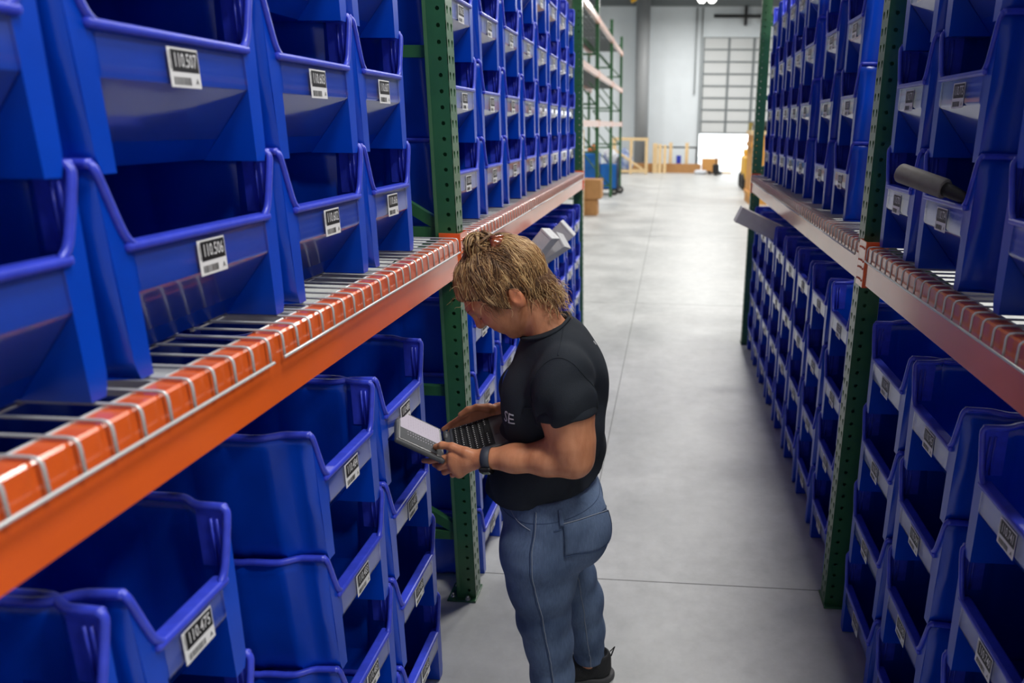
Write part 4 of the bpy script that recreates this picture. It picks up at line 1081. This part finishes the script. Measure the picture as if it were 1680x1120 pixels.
# seams over the shoulder and round the armhole, small ring print between the shoulders
def shirt_seam(name, pts, r, m, lift=.0005):
    Q = chaikin([Vector(p) for p in pts], 3); s_ = MB(); P = []
    for p in Q:
        loc, nor, i, d = SB.find_nearest(p); P.append(loc+nor*lift)
    s_.tube(P, r, 6); wlink(name, s_.mesh(name, m), shirt_o)
shirt_seam('shoulder_seam', [Bp(-.045, .065, 1.35), Bp(-.035, .12, 1.33), Bp(-.02, .20, 1.30)], .0014, M_SHIRT)
shirt_seam('armhole_seam', [Bp(-.11, .19, 1.12), Bp(-.09, .21, 1.22), Bp(-.02, .20, 1.31), Bp(.06, .20, 1.24), Bp(.08, .19, 1.13)], .0016, M_SHIRT)
rp_ = []
for i in range(14):
    a = 2*math.pi*i/14; p = Vector(Bp(-.134, .024, 1.281))+Vector(bl)*.006*math.cos(a)+Vector(bz*.82+bf*.57)*.006*math.sin(a); loc, nor, i_, d_ = SB.find_nearest(p); rp_.append(loc+nor*.0008)
s_ = MB(); s_.tube(rp_, .0012, 5, closed=True); wlink('ring_print', s_.mesh('ring_print', mat('grey_ring_print', (190, 190, 192), .7)), shirt_o)

# ---- jeans
def denim():
    m = mat('blue_denim', (62, 88, 128), .82, spec=.2, bump=.3, bscale=700); nt = m.node_tree; p = nt.nodes['Principled BSDF']
    tc = nt.nodes.new('ShaderNodeTexCoord')
    def nz(sc, stretch, det=4):
        mp = nt.nodes.new('ShaderNodeMapping'); mp.inputs['Scale'].default_value = stretch; nt.links.new(tc.outputs['Object'], mp.inputs['Vector'])
        n = nt.nodes.new('ShaderNodeTexNoise'); n.inputs['Scale'].default_value = sc; n.inputs['Detail'].default_value = det; nt.links.new(mp.outputs['Vector'], n.inputs['Vector']); return n
    a = nz(4, (1, 1, .7)); r = nt.nodes.new('ShaderNodeValToRGB'); r.color_ramp.elements[0].position = .32; r.color_ramp.elements[1].position = .72
    r.color_ramp.elements[0].color = (*lin((56, 72, 100)), 1); r.color_ramp.elements[1].color = (*lin((120, 140, 170)), 1); nt.links.new(a.outputs['Fac'], r.inputs['Fac'])
    c = nz(260, (1, 1, .12), 2); r2 = nt.nodes.new('ShaderNodeValToRGB'); r2.color_ramp.elements[0].color = (.55, .56, .6, 1); r2.color_ramp.elements[1].color = (1.3, 1.3, 1.28, 1); nt.links.new(c.outputs['Fac'], r2.inputs['Fac'])
    mx = nt.nodes.new('ShaderNodeMix'); mx.data_type = 'RGBA'; mx.blend_type = 'MULTIPLY'; mx.inputs['Factor'].default_value = .8
    nt.links.new(r.outputs['Color'], mx.inputs['A']); nt.links.new(r2.outputs['Color'], mx.inputs['B']); nt.links.new(mx.outputs['Result'], p.inputs['Base Color']); return m
M_JEAN = denim(); M_STITCH = mat('jean_stitching', (126, 134, 148), .8); M_SEAMD = mat('dark_denim_seam', (44, 62, 92), .85)
jean = Sculpt()
jean.ell(Bp(0, 0, .80), (.155, .186, .125), BFR, .04)
for q in (-1, 1): jean.ell(Bp(-.074, q*.090, .728), (.100, .102, .122), BFR, .04)
jean.ell(Bp(.02, 0, .87), (.140, .170, .06), BFR, .04)
jean.chain([HIL, lerp(HIL, KNL, .30)+bf*.026, lerp(HIL, KNL, .62)+bf*.022, KNL+bf*.012, lerp(KNL, ANL, .28)+bf*.004, lerp(KNL, ANL, .65)+bf*.004, ANL], [.118, .119, .100, .077, .071, .065, .058], .03)
jean.chain([HIR, lerp(HIR, KNR, .30)+bf*.03, lerp(HIR, KNR, .62)+bf*.034, KNR+bf*.010, lerp(KNR, ANR, .28)-bf*.004, lerp(KNR, ANR, .65)-bf*.002, ANR], [.118, .110, .086, .068, .068, .060, .052], .03)
def wr_jean(X):
    Y = (X-BO) @ BFR.T; z = Y[:, 2]
    a = .0011*np.sin(75*z+10*Y[:, 0]+3*np.sin(14*Y[:, 1]))*np.exp(-((z-.42)/.09)**2)
    b2 = .0016*np.sin(95*z-22*Y[:, 0])*np.exp(-((z-.11)/.06)**2)
    c = .0020*np.sin(60*z+26*Y[:, 0]+8*Y[:, 1])*np.exp(-((z-.70)/.06)**2)*np.clip(Y[:, 0]*9+.3, 0, 1)
    return a+b2+c
jean.disp(wr_jean)
jean.cut(Bp(-.16, 0, .885), bz+bf*.10, .004); jean.cut(vec(0, 0, .088), -bz, .003)
jean_me = jean.mesh('jeans', .0042, M_JEAN, smooth=2); jean_o = wlink('jeans', jean_me)
JB = BVHTree.FromPolygons([Vector(v_.co)+Vector((BO[0], BO[1], 0)) for v_ in jean_me.vertices], [tuple(p.vertices) for p in jean_me.polygons])
def onj(p, lift=.0, bvh=None):
    loc, nor, i, d = (bvh or JB).find_nearest(Vector(p)); 
    return loc+nor*lift
def seam(name, pts, r, m, par, n=26, bvh=None, lift=.0003):
    P = [Vector(p) for p in pts]; Q = chaikin(P, 3); s_ = MB(); s_.tube([onj(p, lift, bvh) for p in Q], r, 6); return wlink(name, s_.mesh(name, m), par)
# outer seam, back pocket, waistband, belt loop, front pocket
sideL = [Bp(.075, .26, .88), Bp(.078, .26, .76), Bp(.07, .25, .62), Vector(lerp(HIL, KNL, .7)+bl*.15+bf*.035), Vector(KNL+bl*.13+bf*.01), Vector(lerp(KNL, ANL, .5)+bl*.12), Vector(ANL+bl*.1)]
seam('side_seam', sideL, .0012, M_STITCH, jean_o); seam('side_stitch', [Vector(p)+Vector(bf)*.007 for p in sideL], .0024, M_SEAMD, jean_o, lift=-.0006)
seam('inner_seam', [Vector(lerp(HIR, KNR, .45)+bl*.11-bf*.05), Vector(KNR+bl*.11-bf*.01), Vector(lerp(KNR, ANR, .5)+bl*.1), Vector(ANR+bl*.1)], .0016, M_STITCH, jean_o)
def patch(name, quad, nu, nv, lift, m, par, bvh=None, th=.002):
    a, b_, c, d = map(Vector, quad); vs = []; fs = []
    for j in range(nv+1):
        for i in range(nu+1):
            u_, v_ = i/nu, j/nv; p = (a*(1-u_)+b_*u_)*(1-v_)+(d*(1-u_)+c*u_)*v_; vs.append(onj(p, lift, bvh))
    for j in range(nv):
        for i in range(nu): k = j*(nu+1)+i; fs.append((k, k+1, k+nu+2, k+nu+1))
    s_ = MB(); s_.raw(vs, fs, 0, True); return wlink(name, bake(s_.mesh(name, m), [('SOLIDIFY', dict(thickness=th, offset=0))]), par)
PK = [Bp(-.030, .225, .822), Bp(-.235, .105, .812), Bp(-.235, .105, .700), Bp(-.036, .225, .712)]
pk = patch('back_pocket', PK, 14, 12, .0022, M_JEAN, jean_o)
seam('pocket_stitch', [PK[0], PK[1]], .0014, M_STITCH, pk, lift=.004); seam('pocket_stitch', [PK[0], PK[3]], .0012, M_SEAMD, pk, lift=.004); seam('pocket_stitch', [PK[3], PK[2], PK[1]], .0012, M_SEAMD, pk, lift=.004)
wb = [Bp(.16*math.cos(a)-.005, .21*math.sin(a), .822+.0+.02*(-math.cos(a))) for a in np.linspace(.35, 3.4, 18)]
seam('waistband_seam', wb, .0010, M_SEAMD, jean_o, lift=.0)
seam('yoke_seam', [Bp(-.0, .24, .80), Bp(-.12, .17, .812), Bp(-.20, .05, .79), Bp(-.22, -.02, .76)], .0016, M_SEAMD, jean_o)
bl_ = patch('belt_loop', [Bp(-.018, .22, .868), Bp(-.032, .22, .868), Bp(-.032, .22, .812), Bp(-.018, .22, .812)], 3, 6, .004, M_JEAN, jean_o)
seam('front_pocket_seam', [Bp(.158, .12, .850), Bp(.135, .17, .815), Bp(.085, .23, .800)], .0012, M_STITCH, jean_o)

# ---- shoes
M_SHOE = mat('black_mesh_shoe', (26, 27, 30), .75, bump=.4, bscale=300); M_SOLE = mat('dark_grey_sole', (70, 70, 72), .7)
def shoe(an, lx, ang):
    d = vec(-math.cos(ang), -math.sin(ang), 0); n = vec(math.sin(ang), -math.cos(ang), 0); h = vec(an[0], an[1], 0)-d*.035
    FRM = np.array([d, n, bz])
    s = Sculpt(); s.cap(h+bz*.046, h+bz*.082, .041, .040, .02); s.cap(h+bz*.075+d*.02, h+d*.11+bz*.056, .040, .036, .02)
    s.ell(h+d*.085+bz*.036, (.11, .039, .036), FRM, .02); s.ell(h+d*.150+bz*.032, (.068, .044, .033), FRM, .02)
    s.ell(h+d*.01+bz*.13, (.042, .033, .05), FRM, .008, 's'); s.cut(vec(0, 0, .016), -bz, .003)
    o = wlink('shoe', s.mesh('shoe', .0035, M_SHOE, smooth=2))
    s = Sculpt(); s.ell(h+d*.0+bz*.012, (.047, .042, .03), FRM, .03); s.ell(h+d*.075+bz*.010, (.12, .036, .03), FRM, .03); s.ell(h+d*.150+bz*.010, (.074, .048, .03), FRM, .03); s.cut(vec(0, 0, .001), -bz, .002); s.cut(vec(0, 0, .024), bz, .003)
    wlink('sole', s.mesh('sole', .0035, M_SOLE, smooth=2), o)
    b = MB()
    for k in range(5):
        c0 = h+d*(.055+k*.018)+bz*(.094-k*.0075); b.tube([c0-n*.022-bz*.006, c0+bz*.002, c0+n*.022-bz*.006], .0022, 6)
    wlink('laces', b.mesh('laces', M_DARK), o)
    b = MB(); b.tube([h-d*.037+bz*.105, h-d*.052+bz*.122, h-d*.040+bz*.085], .0025, 6); wlink('pull_tab', b.mesh('pull_tab', M_DARK), o)
shoe(ANL, 0, math.radians(10)); shoe(ANR, 0, math.radians(13))

# ---- print on the shirt: last letters of a word, blue emblem, small ring on the back
def decal(name, verts, faces, origin, ux, uy, m, lift=.0012, par=None):
    ux, uy = Vector(ux).normalized(), Vector(uy); uy = (uy-ux*uy.dot(ux)).normalized(); nz = ux.cross(uy); o = Vector(origin); vs = []
    bm = bmesh.new(); V = [bm.verts.new(v) for v in verts]
    for f in faces:
        try: bm.faces.new([V[i] for i in f])
        except ValueError: pass
    bmesh.ops.triangulate(bm, faces=bm.faces[:]); bmesh.ops.subdivide_edges(bm, edges=[e for e in bm.edges if e.calc_length() > .008], cuts=2, use_grid_fill=True)
    for v in bm.verts:
        p = o+ux*v.co.x+uy*v.co.y; h = SB.ray_cast(p+nz*.07, -nz)
        v.co = (h[0]+h[1]*lift) if h[0] else p
    me = bpy.data.meshes.new(name); bm.to_mesh(me); bm.free(); me.materials.append(m)
    return wlink(name, me, par or shirt_o)
vs, fs = text_geo('SE', .041, 1.15); M_PRINT = mat('white_shirt_print', (206, 206, 208), .7)
outw = bf*.80+bl*.60; ux = -bf*.60+bl*.80
decal('letter_print', vs, fs, Bp(.113, .140, 1.110), bl*.75-bf*.65, (0, 0, 1), M_PRINT)
sh_ = [(-.020, -.012, 0), (.012, -.022, 0), (.026, -.004, 0), (.018, .016, 0), (.002, .020, 0), (-.022, .010, 0)]
decal('emblem_print', sh_, [tuple(range(6))], Bp(.125, -.012, 1.178), bl*.98-bf*.2, (0, 0, 1), mat('blue_shirt_print', (24, 84, 176), .7))

# ---- wrist watch (worn on the left wrist) 
ax = (WRL-ELL_)/np.linalg.norm(WRL-ELL_); wc = lerp(ELL_, WRL, .955)
u = -bz - ax*(-bz @ ax); u /= np.linalg.norm(u); v = np.cross(ax, u); v = v if v[1] < 0 else -v
dirn = u*.80+v*.60; dirn /= np.linalg.norm(dirn); sd = np.cross(ax, dirn)
watch = MB(); n = 36; prof = [(-.0125, .0300), (-.0115, .0322), (.0115, .0322), (.0125, .0300)]; vs = []; fs = []
for i in range(n):
    a = 2*math.pi*i/n; e = dirn*math.cos(a)+sd*math.sin(a)
    for (w, r) in prof: vs.append(wc+ax*w+e*r)
for i in range(n):
    for j in range(4): fs.append((i*4+j, i*4+(j+1) % 4, ((i+1) % n)*4+(j+1) % 4, ((i+1) % n)*4+j))
watch.raw(vs, fs, 0, True)
WATCH = empty('wrist_watch', wc, 0, 'dark square smart watch on the left wrist of the woman', 'watch')
def clink(name, mb_or_me, root, m=None, parent=None):
    me = mb_or_me.mesh(name, m) if isinstance(mb_or_me, MB) else mb_or_me
    me.transform(Matrix.Translation(-Vector(root.location))); o = bpy.data.objects.new(name, me); COL.objects.link(o); o.parent = parent or root; return o
clink('band', watch, WATCH, mat('dark_blue_grey_band', (48, 54, 66), .6))
MW = Matrix((sd, ax, dirn)).transposed().to_4x4(); MW.translation = Vector(wc+dirn*.0325)
b = MB(); b.bbox((-.020, -.017, -.004), (.020, .017, .0075), .005, 0, MW, 3); wcase = clink('case', b, WATCH, mat('black_aluminium', (34, 35, 38), .3, metal=.6))
b = MB(); b.bbox((-.0175, -.0145, .0070), (.0175, .0145, .0092), .003, 0, MW, 3); clink('watch_glass', b, WATCH, mat('black_glass', (8, 8, 10), .08, spec=.7), wcase)

# ---- rugged convertible laptop
LT = math.radians(20); lf = vec(-math.cos(LT), -math.sin(LT), 0); ll = vec(math.sin(LT), -math.cos(LT), 0)
HWD = .108; HC_ = vec(-.653, 1.98, .981)+ll*.104
sdir = lf*.84+bz*.55; sdir /= np.linalg.norm(sdir); kdir = -lf*.973+bz*.23; kdir /= np.linalg.norm(kdir)
snor = np.cross(sdir, ll); snor = snor if snor[2] > 0 else -snor
knor = np.cross(kdir, ll); knor = knor if knor[2] > 0 else -knor
LAP = empty('laptop', HC_, 0, 'small rugged grey laptop held open in both hands of the woman', 'laptop')
def frame4(o, x, y, z):
    m = Matrix((x, y, z)).transposed().to_4x4(); m.translation = Vector(o); return m
KM = frame4(HC_, ll, kdir, knor); SM = frame4(HC_, ll, sdir, snor)
M_CASE = mat('rugged_grey_case', (58, 60, 63), .5, bump=.15, bscale=300); M_KEY = mat('black_keycap', (20, 21, 23), .7, spec=.2); M_BEZ = mat('black_bezel', (30, 31, 34), .25)
b = MB(); b.bbox((-HWD, .012, -.012), (HWD, .180, .006), .006, 0, KM, 3); clink('keyboard_base', b, LAP, M_CASE)
kb = MB(); lg = MB(); rows = 6; y0 = .026
kb.box((-HWD+.012, y0-.004, .0058), (HWD-.012, y0+.108, .0064), 0, KM)
keyd = random.Random(4)
for rw in range(rows):
    yy = y0+rw*.0175; x = -HWD+.014; k = 0
    hgt = .0145
    while x < HWD-.018:
        wdt = .0132
        if rw == rows-1 and 3 <= k < 4: wdt = .066
        if (rw in (2, 3, 4)) and (k == 0): wdt = .018+.003*(rw-2)
        wdt = min(wdt, HWD-.013-x)
        kb.bbox((x, yy, .006), (x+wdt-.0016, yy+hgt-.0015, .0088), .0008, 0, KM, 1)
        lg.box((x+.003, yy+.004, .0089), (x+.003+min(.0032, wdt*.26), yy+.0072, .0090), 0, KM); x += wdt; k += 1
kbo = clink('keys', kb, LAP, M_KEY); clink('key_legends', lg, LAP, mat('backlit_white_legend', (190, 190, 190), .6), kbo)
b = MB(); b.bbox((-.03, .140, .0055), (.035, .172, .0068), .002, 0, KM); clink('touchpad', b, LAP, mat('dark_touchpad', (38, 39, 42), .4))
b = MB(); 
for q in (-.075, .075): b.cyl(HC_+ll*(q-.022), HC_+ll*(q+.022), .0085, 14)
b.bbox((-HWD+.01, -.004, -.008), (HWD-.01, .016, .003), .002, 0, KM); clink('hinge', b, LAP, M_CASE)
SL = .162
b = MB(); b.bbox((-HWD-.004, .012, -.012), (HWD+.004, SL, .002), .006, 0, SM, 3); scr = clink('screen_shell', b, LAP, M_CASE)
b = MB(); b.bbox((-HWD+.004, .018, .0015), (HWD-.004, SL-.007, .0030), .001, 0, SM); clink('bezel', b, LAP, M_BEZ, scr)
# what the lit screen shows: a pale page with faint lines and a dark strip of icons along the near side
mp = mat('lit_screen_page', (150, 142, 154), .5, spec=.2, emit=.30); mg = mat('lit_screen_grey', (52, 54, 58), .5, spec=.2, emit=.05); mt = mat('screen_text_grey', (150, 140, 156), .5)
b = MB(); z = .0033
X0, X1, Y0, Y1 = -HWD+.012, HWD-.012, .024, SL-.013
xs = X0+(X1-X0)*.60
b.box((X0, Y0, .0028), (xs, Y1, z), 0, SM); b.box((xs, Y0, .0028), (X1, Y1, z), 1, SM)
tr = random.Random(3)
for k in range(13):
    y = Y0+.006+k*.0078; xa = X0+.008; 
    for j in range(4):
        w = tr.uniform(.006, .02); b.box((xa, y, z), (xa+w, y+.0012, z+.0002), 2, SM); xa += w+.008
    b.box((xs+.012, y+.001, z), (xs+.016, y+.004, z+.0002), 0, SM); b.box((xs+.03, y+.001, z), (xs+.035, y+.003, z+.0002), 0, SM)
me = b.mesh('screen', [mp, mg, mt]); clink('screen', me, LAP, None, scr)
